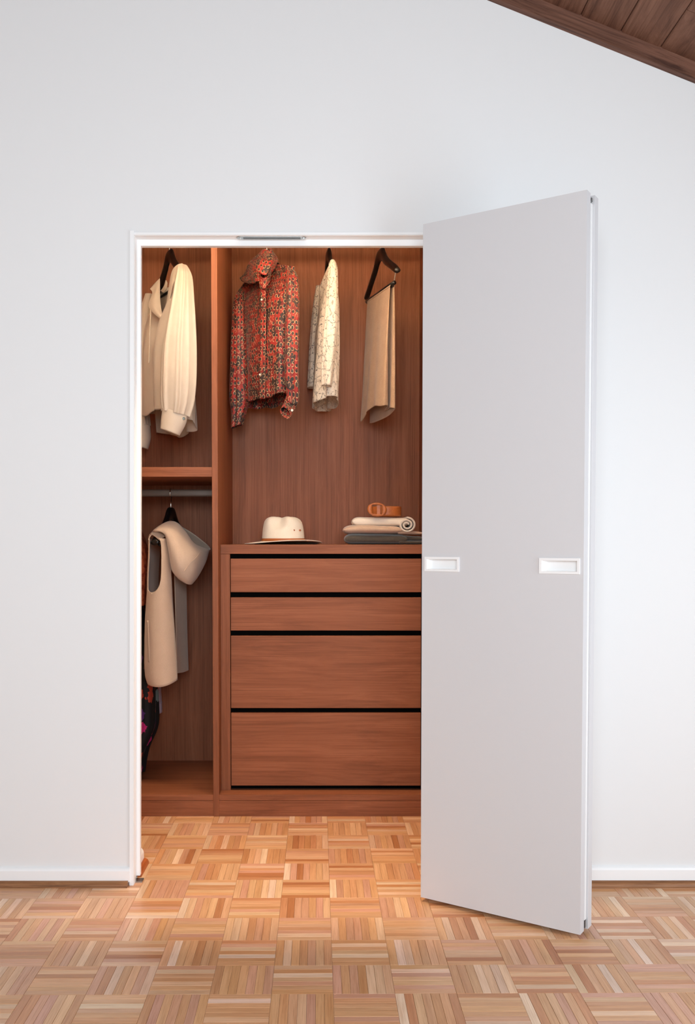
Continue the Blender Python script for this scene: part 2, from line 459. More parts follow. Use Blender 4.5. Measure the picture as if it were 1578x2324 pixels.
x1 = XRIDGE
while x1 > XL - 0.1:
    obj('plank', board(x1 - PW, x1, YB, YW), M_CEIL, ceiling); x1 -= PW
bt, bh = 0.024, 0.0575 * math.cos(cth)          # beam under the ceiling along the wall, laid to the slope
bl = (XR - XRIDGE) / math.cos(cth)
beam = struct('trim_1', box(0, bl, YW - bt, YW, -bh, 0), M_CEDX)
beam.location = (XRIDGE, 0, zc(XRIDGE) + 0.004); beam.rotation_euler = (0, cth, 0)

# baseboards and stained quarter round along the wall
def bb_profile(y, s=-1, h=0.06, t=0.013):
    return [(y, 0.014), (y + s * t, 0.014), (y + s * t, h - 0.01), (y + s * t * 0.75, h - 0.004), (y + s * t * 0.3, h), (y, h)]
def qr_profile(y, s=-1, r=0.019, t=0.012):
    return [(y, 0)] + [(y + s * (t + r * 0.9 * math.cos(a)), r * math.sin(a)) for a in [i * PI / 2 / 6 for i in range(7)]] + [(y, r)]
xj = jx(XOL, 0)
struct('baseboard_left', prism(bb_profile(YW), XL, xj - 0.012, 'x'), M_TRIM)
struct('trim_2', prism(qr_profile(YW), XL, xj - 0.016, 'x'), M_OAKX)
struct('baseboard_right', prism(bb_profile(YW, h=0.064), XOR + 0.1, XR, 'x'), M_TRIM)
struct('trim_3', prism(qr_profile(YW, r=0.02), XOR + 0.1, XR, 'x'), M_OAKX)

# painted frame of the opening: bead, rebate, stop
yr = YW + 0.04
jamb = join(
    shear(box(XOL - 0.013, XOL, YW - 0.006, YW + 0.001, -0.0, ZO + 0.013)),
    shear(box(XOL - 0.004, XOL + 0.0008, YW, yr, 0.001, ZO)))
struct('trim_4', jamb, M_TRIM)
stop = shear(box(XOL - 0.012, XOL + 0.0125, yr + 0.0004, yr + 0.0196, 0.016, ZO - 0.0212))
struct('trim_5', stop, M_TRIM)
head = join(box(jx(XOL, ZO) - 0.012, XOR + 0.012, YW - 0.004, YW + 0.001, ZO, ZO + 0.008), box(jx(XOL, ZO), XOR, YW, yr, ZO - 0.0008, ZO + 0.004))
struct('trim_6', head, M_TRIM)
struct('trim_7', box(jx(XOL, ZO) - 0.03, XOR, yr, yr + 0.02, ZO - 0.021, ZO + 0.02), M_TRIM)
struct('trim_8', join(box(XOR - 0.012, XOR, yr, yr + 0.02, 0.016, ZO), box(XOR, XOR + 0.013, YW - 0.006, YW, 0, ZO + 0.013)), M_TRIM)
# steel catch let into the head of the frame
cx0, cx1 = at(537, 538, YW + 0.02).x, at(695, 538, YW + 0.02).x
cat_ = thing('door_catch', (cx0, YW + 0.02, ZO), 'long slim steel catch plate let into the head of the closet opening', 'door catch')
def capsule(x0, x1, y0, y1, z0, z1):
    r = (y1 - y0) / 2; yc = (y0 + y1) / 2; P = []
    for i in range(9): a = -PI / 2 + PI * i / 8; P.append((x1 - r + r * math.cos(a), yc + r * math.sin(a)))
    for i in range(9): a = PI / 2 + PI * i / 8; P.append((x0 + r + r * math.cos(a), yc + r * math.sin(a)))
    return prism(P, z0, z1, 'z')
obj('plate', capsule(cx0, cx1, YW + 0.008, YW + 0.032, ZO - 0.0032, ZO - 0.0005), M_METAL, cat_)
obj('channel', box(cx0 + 0.022, cx1 - 0.018, YW + 0.013, YW + 0.027, ZO - 0.0042, ZO - 0.003), M_DARKM, cat_)
for x in (cx0 + 0.012, cx1 - 0.009): obj('screw', prism([(x + 0.004 * math.cos(i * PI / 4), YW + 0.02 + 0.004 * math.sin(i * PI / 4)) for i in range(8)], ZO - 0.0045, ZO - 0.003, 'z'), M_CHROME, cat_)
pvt = thing('pivot_bracket', (XOL, yr, 0), 'small grey steel pivot bracket at the foot of the left jamb', 'bracket')
obj('plate', box(XOL - 0.012, XOL + 0.016, yr - 0.02, yr + 0.012, 0.0, 0.004), M_METAL, pvt)
obj('upright', box(XOL - 0.012, XOL - 0.004, yr - 0.02, yr + 0.006, 0.004, 0.014), M_METAL, pvt)

# walk-in behind the wall: side walls, back, ceiling, base moulding on the wall return
YK = 4.36
struct('wall_closet_left', box(-1.36, -1.32, YW + TH, YK + 0.1, 0, 2.66), M_WALL)
struct('wall_closet_right', box(0.47, 0.51, YW + TH, YK + 0.1, 0, 2.66), M_WALL)
struct('wall_closet_back', box(-1.36, 0.51, YK, YK + 0.1, 0, 2.66), M_WALL)
struct('ceiling_closet', box(-1.36, 0.51, YW + TH, YK + 0.1, 2.62, 2.66), M_WALL)
xr_ = jx(XOL - 0.026, 0)
pr = [(xr_, 0.012), (xr_ + 0.020, 0.012)] + [(xr_ + 0.020 * math.cos(a), 0.035 + 0.024 * math.sin(a)) for a in [i * PI / 2 / 6 for i in range(7)]]
struct('baseboard_closet', prism(pr, YW + 0.07, YW + TH + 0.012, 'y'), M_TRIM)
pr = [(xr_, 0)] + [(xr_ + 0.021 + 0.016 * math.cos(a), 0.019 * math.sin(a)) for a in [i * PI / 2 / 6 for i in range(7)]] + [(xr_, 0.019)]
struct('trim_9', prism(pr, YW + 0.07, YW + TH + 0.015, 'y'), M_REDX)

# ------------------------------------------------------------------ folding door
A = Vector((0.302, 2.858)); B = Vector((0.7275, 2.579)); LW = (B - A).length
e_ = (B - A) / LW; m_ = Vector((-e_.y, e_.x))   # m_ points to the back of the leaf (away from the viewer)
if m_.y < 0: m_ = -m_
door = thing('door_1', (A.x, A.y, 0.012), kind='structure')
D0, D1 = 0.012, 2.109
def dp(t, d, z): return (A.x + e_.x * t + m_.x * d, A.y + e_.y * t + m_.y * d, z)
def leaf_mesh(t0, t1, d0, d1, holes):
    """slab with pockets cut into its front face"""
    ts = sorted({t0, t1} | {x for h in holes for x in h[:2]}); zs = sorted({D0, D1} | {x for h in holes for x in h[2:4]})
    V, Fc = [], []
    def quad(*p):
        n = len(V); V.extend(p); Fc.append((n, n + 1, n + 2, n + 3))
    for i in range(len(ts) - 1):
        for k in range(len(zs) - 1):
            c = ((ts[i] + ts[i + 1]) / 2, (zs[k] + zs[k + 1]) / 2)
            if any(h[0] < c[0] < h[1] and h[2] < c[1] < h[3] for h in holes): continue
            quad(dp(ts[i], d0, zs[k]), dp(ts[i + 1], d0, zs[k]), dp(ts[i + 1], d0, zs[k + 1]), dp(ts[i], d0, zs[k + 1]))
    for h in holes:
        a, b_, z0, z1 = h; dd = d0 + 0.022
        quad(dp(a, dd, z0), dp(b_, dd, z0), dp(b_, dd, z1), dp(a, dd, z1))
        quad(dp(a, d0, z0), dp(a, dd, z0), dp(a, dd, z1), dp(a, d0, z1)); quad(dp(b_, dd, z0), dp(b_, d0, z0), dp(b_, d0, z1), dp(b_, dd, z1))
        quad(dp(a, d0, z0), dp(b_, d0, z0), dp(b_, dd, z0), dp(a, dd, z0)); quad(dp(a, dd, z1), dp(b_, dd, z1), dp(b_, d0, z1), dp(a, d0, z1))
    quad(dp(t1, d1, D0), dp(t0, d1, D0), dp(t0, d1, D1), dp(t1, d1, D1))
    quad(dp(t0, d1, D0), dp(t0, d0, D0), dp(t0, d0, D1), dp(t0, d1, D1)); quad(dp(t1, d0, D0), dp(t1, d1, D0), dp(t1, d1, D1), dp(t1, d0, D1))
    quad(dp(t0, d0, D1), dp(t1, d0, D1), dp(t1, d1, D1), dp(t0, d1, D1)); quad(dp(t0, d1, D0), dp(t1, d1, D0), dp(t1, d0, D0), dp(t0, d0, D0))
    return V, Fc
PULLS = [(0.0107, 0.1272, 1.0405, 1.0855), (0.3799, 0.4983, 1.0405, 1.0855)]
fw = 0.007
leaf1 = obj('leaf', leaf_mesh(0, LW, 0, 0.033, [(p[0] + fw, p[1] - fw, p[2] + fw, p[3] - fw) for p in PULLS]), M_DOOR, door)
for a, b_, z0, z1 in PULLS:
    parts = [(a, b_, z0, z0 + fw), (a, b_, z1 - fw, z1), (a, a + fw, z0 + fw, z1 - fw), (b_ - fw, b_, z0 + fw, z1 - fw)]
    ring = join(*[obox(A, e_, m_, p[0], p[1], -0.0035, 0.0, p[2], p[3]) for p in parts])
    pf = obj('pull_rim', ring, M_TRIM, leaf1)
    V, Fc = [], []
    i0, i1, j0, j1 = a + fw, b_ - fw, z0 + fw, z1 - fw; s = 0.016
    o1 = [dp(i0, -0.001, j0), dp(i1, -0.001, j0), dp(i1, -0.001, j1), dp(i0, -0.001, j1)]
    i2 = [dp(i0 + 0.010, s, j0 + 0.001), dp(i1 - 0.010, s, j0 + 0.001), dp(i1 - 0.010, s, j1 - 0.003), dp(i0 + 0.010, s, j1 - 0.003)]
    obj('pull_tray', (o1 + i2, [(4, 5, 6, 7), (0, 1, 5, 4), (1, 2, 6, 5), (2, 3, 7, 6), (3, 0, 4, 7)]), M_TRIM, leaf1)
off = 0.014
leaf2 = obj('leaf', leaf_mesh(off - 0.004, LW + off - 0.008, 0.052, 0.084, []), M_DOOR, door)
obj('edge_bead', obox(A, e_, m_, LW - 0.02, LW + 0.001, 0.036, 0.049, D0 + 0.03, D1 - 0.026), M_TRIM, door)
obj('edge_seal', obox(A, e_, m_, LW - 0.03, LW - 0.006, 0.033, 0.052, D0 + 0.03, D1 - 0.028), M_TRIM, door)
for z0, z1 in ((D0 + 0.001, D0 + 0.028), (D1 - 0.024, D1 - 0.010)):
    hb = obj('hinge', join(obox(A, e_, m_, LW - 0.03, LW - 0.002, 0.034, 0.051, z0, z0 + 0.006), obox(A, e_, m_, LW - 0.02, LW + 0.002, 0.038, 0.047, z0 + 0.006, z1)), M_METAL, door)
    obj('pin', tube([dp(LW - 0.008, 0.0425, z0 - 0.002), dp(LW - 0.008, 0.0425, z1 + 0.004)], 0.0035, 8, 2), M_CHROME, hb)

# ------------------------------------------------------------------ fitted wardrobe
YF, YBK, YD = 3.743, 4.335, 3.812       # front of carcass, back panel, drawer fronts
XD0, XD1 = -0.4605, -0.4362             # upright divider
XRP, XLP = 0.4435, -1.28                # inner faces of the outer sides
ZTOP, ZB = 2.56, 0.0897
ward = thing('wardrobe', (XD0, YF, 0), 'walnut veneered built-in wardrobe carcass with tall divider, shelf and plinth', 'wardrobe')
bevel(obj('divider', box(XD0, XD1, YF, YBK, 0, ZTOP), M_WV, ward), 0.0012)
bevel(obj('side_panel', box(XRP, XRP + 0.024, YF, YBK, 0, ZTOP), M_WV, ward), 0.0012)
bevel(obj('side_panel', box(XLP - 0.024, XLP, YF, YBK, 0, ZTOP), M_WV, ward), 0.0012)
obj('back_panel', box(XLP - 0.024, XD0 + 0.01, YBK, YBK + 0.012, 0, ZTOP), M_WV, ward)
obj('back_panel', box(XD0 + 0.01, XRP + 0.024, YBK, YBK + 0.012, 0, ZTOP), M_WV, ward)
obj('top_panel', box(XLP - 0.024, XRP + 0.024, YF, YBK + 0.012, ZTOP, ZTOP + 0.024), M_WH, ward)
bevel(obj('shelf', box(XLP, XD0, YF + 0.001, YBK, 1.3952, 1.4346), M_WH, ward), 0.001)
bevel(obj('bottom_panel', box(XLP, XD0, YF + 0.001, YBK, ZB - 0.0235, ZB), M_WH, ward), 0.001)
bevel(obj('bottom_panel', box(XD1, XRP, YF + 0.001, YBK, ZB - 0.0235, ZB), M_WH, ward), 0.001)
obj('plinth', box(XLP, XD0, YF + 0.002, YF + 0.02, 0, ZB - 0.0245), M_WH, ward)
obj('plinth', box(XD1, XRP, YF + 0.002, YF + 0.02, 0, ZB - 0.0245), M_WH, ward)
M_RAIL = plain('bronze_rail', (104, 88, 78), 0.5, 0.2)
YR, ZR1, ZR0 = 4.03, 2.457, 1.344
def rail(x0, x1, z):
    P = []
    for i in range(16):
        a = 2 * PI * i / 16; c, s = math.cos(a), math.sin(a)
        P.append((YR + 0.0075 * math.copysign(abs(c) ** 0.7, c), z + 0.0155 * math.copysign(abs(s) ** 0.7, s)))
    return prism(P, x0, x1, 'x')
for x0, x1, z in ((XLP, XD0, ZR0), (XLP, XD0, ZR1), (XD1, XRP, ZR1)):
    r = obj('hanging_rail', rail(x0, x1, z), M_RAIL, ward, smooth=False)
    for x in (x0, x1 - 0.008):
        obj('rail_socket', prism([(YR + 0.016 * math.cos(2 * PI * i / 12), z + 0.024 * math.sin(2 * PI * i / 12)) for i in range(12)], x, x + 0.008, 'x'), M_RAIL, r)

chest = thing('drawer_chest', ((XD1 + XRP) / 2, YD, ZB), 'walnut chest of four wide drawers fitted between divider and right side', 'chest of drawers')
ZT = 1.119
bevel(obj('top', box(XD1 + 0.0008, XRP - 0.0008, YD, YBK - 0.001, ZT - 0.0385, ZT), M_WH, chest), 0.001)
XS0, XS1 = XD1 + 0.0405, XRP - 0.0405
bevel(obj('stile', box(XD1 + 0.0008, XS0, YD + 0.001, YD + 0.03, ZB + 0.0005, ZT - 0.039), M_WV, chest), 0.0008)
bevel(obj('stile', box(XS1, XRP - 0.0008, YD + 0.001, YD + 0.03, ZB + 0.0005, ZT - 0.039), M_WV, chest), 0.0008)
obj('gap_shade', box(XS0, XS1, YD + 0.026, YD + 0.034, ZB + 0.001, ZT - 0.039), M_GAP, chest)  # black sheet behind the fronts, standing in for shade in the gaps
for i, (z0, z1) in enumerate(((0.921, 1.0604), (0.761, 0.899), (0.4362, 0.739), (0.1096, 0.4159))):
    d = obj('drawer', box(XS0 + 0.003, XS1 - 0.003, YD, YD + 0.02, z0, z1), M_WH, chest)
    bevel(d, 0.001)
    obj('drawer_box', box(XS0 + 0.02, XS1 - 0.02, YD + 0.036, YBK - 0.05, z0 + 0.01, z1 - 0.02), M_WH, d)

# ------------------------------------------------------------------ closet ceiling lamp (just above the head of the opening)
m, nt, b = new_mat('lamp_diffuser')
em = nt.nodes.new('ShaderNodeEmission'); em.inputs[0].default_value = (1.0, 0.76, 0.50, 1); em.inputs[1].default_value = 2.0
nt.links.new(em.outputs[0], nt.nodes['Material Output'].inputs[0]); M_LAMP = m
LX0, LX1, LY = -0.95, 0.40, 3.27
lamp = thing('ceiling_lamp', ((LX0 + LX1) / 2, LY, 2.62), 'long warm batten lamp on the ceiling of the walk-in closet', 'lamp')
obj('base', box(LX0, LX1, LY - 0.05, LY + 0.05, 2.595, 2.62), M_TRIM, lamp)
obj('diffuser', prism([(LY + 0.042 * math.cos(PI + PI * i / 10), 2.595 + 0.03 * math.sin(PI + PI * i / 10)) for i in range(11)], LX0 + 0.02, LX1 - 0.02, 'x'), M_LAMP, lamp)
ll = bpy.data.lights.new('lamp_light', 'AREA'); ll.shape = 'RECTANGLE'; ll.size = LX1 - LX0 - 0.06; ll.size_y = 0.07; ll.energy = 34; ll.color = (1.0, 0.74, 0.48); ll.spread = math.radians(110)
lo = bpy.data.objects.new('lamp_light', ll); COL.objects.link(lo)
lo.parent = lamp; lo.location = (0, 0, -0.06); lo.rotation_euler = (math.radians(-26), 0, 0)

# ------------------------------------------------------------------ hangers
def frame(cx, cy, dx, dy):
    l = math.hypot(dx, dy); d = (dx / l, dy / l)
    n = (d[1], -d[0])
    if n[0] > 0: n = (-n[0], -n[1])       # n points to the left, the side the camera sees
    def P(a, b_, z): return Vector((cx + d[0] * a + n[0] * b_, cy + d[1] * a + n[1] * b_, z))
    return P
HSEC = [(0.225, -0.146, -0.166), (0.205, -0.128, -0.163), (0.14, -0.092, -0.128), (0.085, -0.056, -0.100), (0.055, -0.026, -0.082), (0.036, -0.004, -0.068), (0.0, 0.0, -0.056)]
def hanger(P, z, rail_z, label, te=0.018, bar=None, k=1.0):
    """contoured black hanger hung over the rail; bar = (a0, z0, a1, z1) adds a lower trouser bar on wires"""
    h = thing('clothes_hanger', P(0, 0, z), label, 'hanger', 'black wooden hangers on the wardrobe rails')
    rings = []
    secs = [(-a, t, b_) for a, t, b_ in HSEC] + [(a, t, b_) for a, t, b_ in reversed(HSEC[:-1])]
    for a, zt, zb in secs:
        a *= k; f = (abs(a) / (0.225 * k)) ** 2; tk = 0.0105 + (te - 0.0105) * f
        bow = -0.004 * f
        zc_, hh = z + (zt + zb) / 2, (zt - zb) / 2
        rings.append([P(a, bow + tk * math.cos(q), zc_ + hh * math.sin(q)) for q in [2 * PI * i / 10 for i in range(10)]])
    obj('arms', skin(rings, 20, 49, cap0=True, cap1=True), M_BLACK, h, smooth=True)
    o = P(0, 0, z); dz = rail_z - z
    pts = [(0, 0, -0.01), (0, 0, 0.02), (0, 0.016, dz - 0.024), (0, 0.021, dz), (0, 0.012, dz + 0.016), (0, 0, dz + 0.0195), (0, -0.012, dz + 0.016), (0, -0.019, dz + 0.002), (0, -0.017, dz - 0.012)]
    obj('hook', tube([o + Vector(p) for p in pts], 0.0026, 8, 48), M_CHROME, h, smooth=True)
    if bar:
        a0, z0, a1, z1 = bar
        obj('bar', tube([P(a0, 0, z0), P(a1, 0, z1)], 0.0085, 12, 2), M_BLACK, h, smooth=True)
        for a, zz in ((a0 + 0.006, z0), (a1 - 0.006, z1)):
            s_ = -1 if a < 0 else 1
            obj('wire', tube([P(s_ * 0.215 * k, 0, z - 0.15), P(a, 0, zz + 0.004)], 0.002, 6, 2), M_CHROME, h)
    else:
        obj('trouser_bar', tube([P(-0.19 * k, -0.012, z - 0.165), P(0.19 * k, -0.012, z - 0.165)], 0.006, 10, 2), M_BLACK, h, smooth=True)
    return h

# ------------------------------------------------------------------ garment helpers
def smooth01(x): x = max(0.0, min(1.0, x)); return x * x * (3 - 2 * x)
def interp(rows, t):
    for p, q in zip(rows, rows[1:]):
        if t <= q[0]:
            f = smooth01((t - p[0]) / (q[0] - p[0])); return [x + (y - x) * f for x, y in zip(p[1:], q[1:])]
    return list(rows[-1][1:])
def shirt_body(P, zs, sw, slope, nw, vf, vb, rows, hem, amp=0.008, ph=0.0, nu=150, nv=70, k1=9, kn=0.03, lean=0.0):
    """rows: (t, half width, front depth, back depth); hem(c, s) -> height of the hem; open at neck and hem"""
    V, U, Fc = [], [], []
    for j in range(nv):
        t = j / (nv - 1); w, df, db = interp(rows, t); arc = 0; prev = None
        for i in range(nu):
            th = 2 * PI * i / nu; c, s_ = math.cos(th), math.sin(th)
            cx = math.copysign(abs(c) ** 0.8, c); sy = math.copysign(abs(s_) ** 0.75, s_)
            a0 = sw * cx; k = max(0.0, 1 - abs(a0) / nw)
            zt = zs - slope * abs(cx) ** 1.15 - (vf if s_ > 0 else vb) * k ** 1.1
            z = zt + (hem(cx, s_) - zt) * t
            dep = (df if s_ > 0 else db); dep0 = 0.012 + kn * k
            m = smooth01(t * 3.2); dd = dep0 + (dep - dep0) * m
            r = amp * (t ** 0.75) * (1.3 - 2.2 * (1 - abs(math.sin(k1 * th / 2 + ph + 0.7 * t))) ** 1.8 + 0.6 * math.sin((2 * k1 - 3) * th - 2.0 * t + ph * 1.7) + 0.5 * math.sin(3 * th + 2.1 * ph + 2 * t))
            ww = sw + (w - sw) * smooth01(t * 2.5)
            p = P(ww * cx + lean * t + r * 0.4 * c, sy * dd + r * sy, z)
            if prev is not None: arc += (p - prev).length
            prev = p; V.append(p); U.append((arc, p.z))
    for j in range(nv - 1):
        for i in range(nu):
            a = j * nu + i; b_ = j * nu + (i + 1) % nu
            Fc.append((a, b_, b_ + nu, a + nu))
    return V, Fc, U
def ring(u, v, Y, hu, hd, roll=0.0, zt=0.0, ax2=None, n=10):
    """ring of points at a place in the photo; hu half width in photo pixels, hd half depth in metres"""
    c = at(u, v, Y); k = Y / F; r = math.radians(roll)
    a1 = Vector((math.cos(r), 0, -math.sin(r))) * (hu * k)
    a2 = Vector(ax2) if ax2 else Vector((0, hd, zt))
    return [c + a1 * math.cos(q) + a2 * math.sin(q) for q in [2 * PI * i / n for i in range(n)]]
def folds(k, amp, ph=0.0, grow=0.8):
    def f(s_, t):
        return amp * (0.15 + t ** grow) * (math.sin(2 * PI * k * s_ + ph + 1.5 * t) + 0.6 * math.sin(2 * PI * (2 * k + 1) * s_ - 2.2 * t + ph * 2) + 0.35 * math.sin(2 * PI * (3 * k + 2) * s_ + 5 * t))
    return f
def pinch(k, amp, ph=0.0, grow=0.5):
    def f(s_, t):
        w1 = (1 - abs(math.sin(PI * k * s_ + ph + 0.35 * math.sin(3 * t)))) ** 2.2
        w2 = (1 - abs(math.sin(PI * (k + 3) * s_ + 2.1 * ph - 0.5 * t))) ** 3
        return -amp * (0.12 + t ** grow) * (w1 + 0.6 * w2 * t) + amp * 0.35 * t * math.sin(2 * PI * 2 * s_ + ph)
    return f
def ribbon(edges, nu, nv, disp=None):
    """sheet through rows of (u, v, Y) points"""
    return skin([[at(*p) for p in r] for r in edges], nu, nv, closed=False, disp=disp)
def button(parent, u, v, Y, r, mat, tilt=0.0):
    c = at(u, v, Y); n = 12
    V = [(c.x + q * r * math.cos(2 * PI * i / n), c.y + dy, c.z + q * r * math.sin(2 * PI * i / n)) for q, dy in ((1, 0.002), (1, 0), (0.8, -0.0012), (0.6, -0.0004)) for i in range(n)]
    Fc = [(j * n + i, j * n + (i + 1) % n, (j + 1) * n + (i + 1) % n, (j + 1) * n + i) for j in range(3) for i in range(n)] + [tuple(range(3 * n, 4 * n))]
    return obj('button', (V, Fc), mat, parent, smooth=False)
def wear(o, t=0.0015): return thick(o, t)

M_CREAM = cloth('cream_silk', (222, 208, 192), (210, 195, 178), 900, 0.55, 0.05, 0.2, 0.12)
M_PEARL = plain('pearl_button', (225, 215, 205), 0.25)
M_GREYB = plain('grey_button', (120, 130, 130), 0.25, 0.4)

# ---- cream blouse, upper left bay
Pc = frame(-0.676, YR, 0.46, -0.888)
hanger(Pc, 2.3985, ZR1, 'black hanger holding the cream blouse in the upper left bay', k=0.86)
blouse = thing('blouse', Pc(0, 0, 2.23), 'cream silk blouse with open collar and loose neck ties', 'blouse', 'garments hanging on the rails')
rows = [(0, 0.20, 0.02, 0.02), (0.18, 0.205, 0.07, 0.03), (0.5, 0.215, 0.088, 0.05), (1, 0.225, 0.085, 0.06)]
def hem_c(c, s_): return (1.685 if s_ > 0 else 1.60) + 0.035 * abs(c) ** 3 + 0.006 * math.sin(7 * c)
wear(obj('body', shirt_body(Pc, 2.282, 0.2, 0.035, 0.125, 0.20, 0.03, rows, hem_c, 0.0095, 0.6, k1=7), M_CREAM, blouse, smooth=True))
sl = [ring(413, 603, 3.85, 9, 0.02, -6), ring(417, 630, 3.82, 17, 0.035), ring(414, 690, 3.80, 25, 0.045), ring(408, 780, 3.79, 36, 0.05), ring(405, 860, 3.78, 38, 0.05), ring(402, 910, 3.78, 35, 0.045, 4), ring(398, 938, 3.78, 28, 0.035, 14)]
wear(obj('sleeve', skin(sl, 140, 60, disp=pinch(6, 0.011, 0.5)), M_CREAM, blouse, smooth=True))
cf = [ring(398, 934, 3.778, 28.5, 0.036, 14), ring(394, 955, 3.776, 28, 0.035, 16), ring(386, 981, 3.775, 22, 0.032, 20)]
cuff = wear(obj('cuff', skin(cf, 48, 14), M_CREAM, blouse, smooth=True), 0.0025)
button(cuff, 417, 950, 3.752, 0.0062, M_GREYB)
sl = [ring(338, 668, 4.2, 8, 0.02), ring(330, 720, 4.2, 14, 0.03), ring(322, 820, 4.2, 17, 0.04), ring(318, 910, 4.18, 18, 0.04), ring(322, 965, 4.17, 17, 0.035)]
wear(obj('sleeve', skin(sl, 60, 40, disp=folds(4, 0.003, 1.4)), M_CREAM, blouse, smooth=True))
cf = [ring(322, 962, 4.168, 18, 0.036, 8), ring(325, 990, 4.165, 17, 0.034, 12), ring(323, 1016, 4.16, 13, 0.03, 16)]
wear(obj('cuff', skin(cf, 40, 12), M_CREAM, blouse, smooth=True), 0.0025)
col = ribbon([[(363, 632, 4.055), (352, 643, 4.05), (341, 656, 4.055)], [(363.5, 650, 4.03), (355, 658, 4.02), (346, 666, 4.035)], [(364, 680, 4.0), (350, 684, 3.99), (337, 692, 4.015)], [(367, 706, 3.975), (357, 708, 3.965), (348, 710, 3.985)], [(373, 727, 3.955), (372.5, 728, 3.953), (372, 729, 3.955)]], 14, 30)
wear(obj('collar', col, M_CREAM, blouse, smooth=True), 0.003)
col = ribbon([[(414, 598, 3.86), (419, 603, 3.85), (424, 612, 3.86)], [(402, 602, 3.87), (405, 610, 3.855), (409, 622, 3.86)], [(391, 616, 3.89), (392, 630, 3.875), (393, 646, 3.87)], [(384, 650, 3.91), (384, 668, 3.895), (385, 684, 3.89)], [(375, 718, 3.94), (375, 722, 3.935), (376, 727, 3.93)]], 14, 30)
wear(obj('collar', col, M_CREAM, blouse, smooth=True), 0.003)
col = ribbon([[(377, 636, 4.12), (380, 642, 4.115)], [(372, 650, 4.13), (378, 656, 4.12)], [(365, 660, 4.15), (372, 666, 4.14)]], 6, 12)
wear(obj('collar_stand', col, M_CREAM, blouse, smooth=True), 0.003)
for pts in ([(342, 702, 3.985), (341, 740, 3.975), (339, 790, 3.96), (338, 824, 3.95)], [(376, 720, 3.925), (374, 750, 3.915), (371, 785, 3.90), (370, 806, 3.90)]):
    obj('neck_tie', tube([at(*p) for p in pts], 0.0036, 8, 24, flat=0.8), M_CREAM, blouse, smooth=True)

# ---- paisley blouse
def paisley():
    m, nt, b = new_mat('paisley_print')
    tc = N(nt, 'ShaderNodeTexCoord')
    mp = nt.nodes.new('ShaderNodeMapping'); mp.inputs['Scale'].default_value = (62, 44, 1); nt.links.new(tc.outputs['UV'], mp.inputs[0])
    vo = N(nt, 'ShaderNodeTexVoronoi', voronoi_dimensions='2D', feature='F1', n_Scale=1.0, n_Randomness=0.3); nt.links.new(mp.outputs[0], vo.inputs['Vector'])
    sb = nt.nodes.new('ShaderNodeVectorMath'); sb.operation = 'SUBTRACT'
    nt.links.new(mp.outputs[0], sb.inputs[0]); nt.links.new(vo.outputs['Position'], sb.inputs[1])
    sx = nt.nodes.new('ShaderNodeSeparateXYZ'); nt.links.new(sb.outputs[0], sx.inputs[0])
    ang = math_(nt, 'ARCTAN2', sx.outputs[1], sx.outputs[0])
    r = vo.outputs['Distance']
    sp = nt.nodes.new('ShaderNodeSeparateXYZ'); nt.links.new(vo.outputs['Color'], sp.inputs[0])
    flip = math_(nt, 'MULTIPLY', sp.outputs[0], 6.28)
    sw_ = math_(nt, 'SINE', math_(nt, 'ADD', ang, flip))
    rad = math_(nt, 'MULTIPLY_ADD', sw_, 0.09); rad.node.inputs[2].default_value = 0.33      # teardrop outline
    dd = math_(nt, 'SUBTRACT', r, rad)
    ringm = math_(nt, 'LESS_THAN', math_(nt, 'ABSOLUTE', dd), 0.047)
    arc = math_(nt, 'GREATER_THAN', math_(nt, 'SINE', math_(nt, 'ADD', ang, math_(nt, 'MULTIPLY', sp.outputs[0], 3.0))), -0.55)
    ringm = math_(nt, 'MULTIPLY', ringm, arc)
    inner = math_(nt, 'LESS_THAN', dd, -0.02)
    n1 = N(nt, 'ShaderNodeTexVoronoi', voronoi_dimensions='2D', feature='F1', n_Scale=0.9, n_Randomness=0.8); nt.links.new(mp.outputs[0], n1.inputs['Vector'])
    s1 = nt.nodes.new('ShaderNodeSeparateXYZ'); nt.links.new(n1.outputs['Color'], s1.inputs[0])
    rb = ramp(nt, [(0.0, lin((112, 20, 18))), (0.25, lin((150, 30, 23))), (0.5, lin((46, 28, 26))), (0.8, lin((124, 24, 20)))])
    rb.color_ramp.interpolation = 'CONSTANT'; nt.links.new(s1.outputs[1], rb.inputs[0])
    ri = ramp(nt, [(0.0, lin((36, 25, 25))), (0.55, lin((62, 44, 40))), (0.85, lin((138, 28, 22)))]); ri.color_ramp.interpolation = 'CONSTANT'
    nt.links.new(sp.outputs[1], ri.inputs[0])
    rr = ramp(nt, [(0.0, lin((196, 152, 110))), (0.45, lin((178, 96, 58))), (0.65, lin((206, 172, 130)))]); rr.color_ramp.interpolation = 'CONSTANT'
    nt.links.new(sp.outputs[2], rr.inputs[0])
    c = mixc(nt, inner, rb.outputs[0], ri.outputs[0]); c = mixc(nt, ringm, c, rr.outputs[0])
    nt.links.new(c, b.inputs['Base Color']); b.inputs['Roughness'].default_value = 0.6; b.inputs['Sheen Weight'].default_value = 0.1
    return m
M_PAIS = paisley()
Pp = frame(-0.253, YR, 0.62, -0.785)
hanger(Pp, 2.3985, ZR1, 'black hanger inside the red paisley blouse, only its hook showing', te=0.011, k=0.74)
pb = thing('blouse', Pp(0, 0, 2.25), 'red and dark brown paisley print blouse with high ruffled collar', 'blouse', 'garments hanging on the rails')
rows = [(0, 0.2, 0.03, 0.03), (0.2, 0.185, 0.055, 0.04), (0.5, 0.17, 0.062, 0.05), (1, 0.165, 0.06, 0.05)]
def hem_p(c, s_): return (1.745 if s_ > 0 else 1.725) + 0.012 * abs(c) ** 3 + 0.004 * math.sin(9 * c)
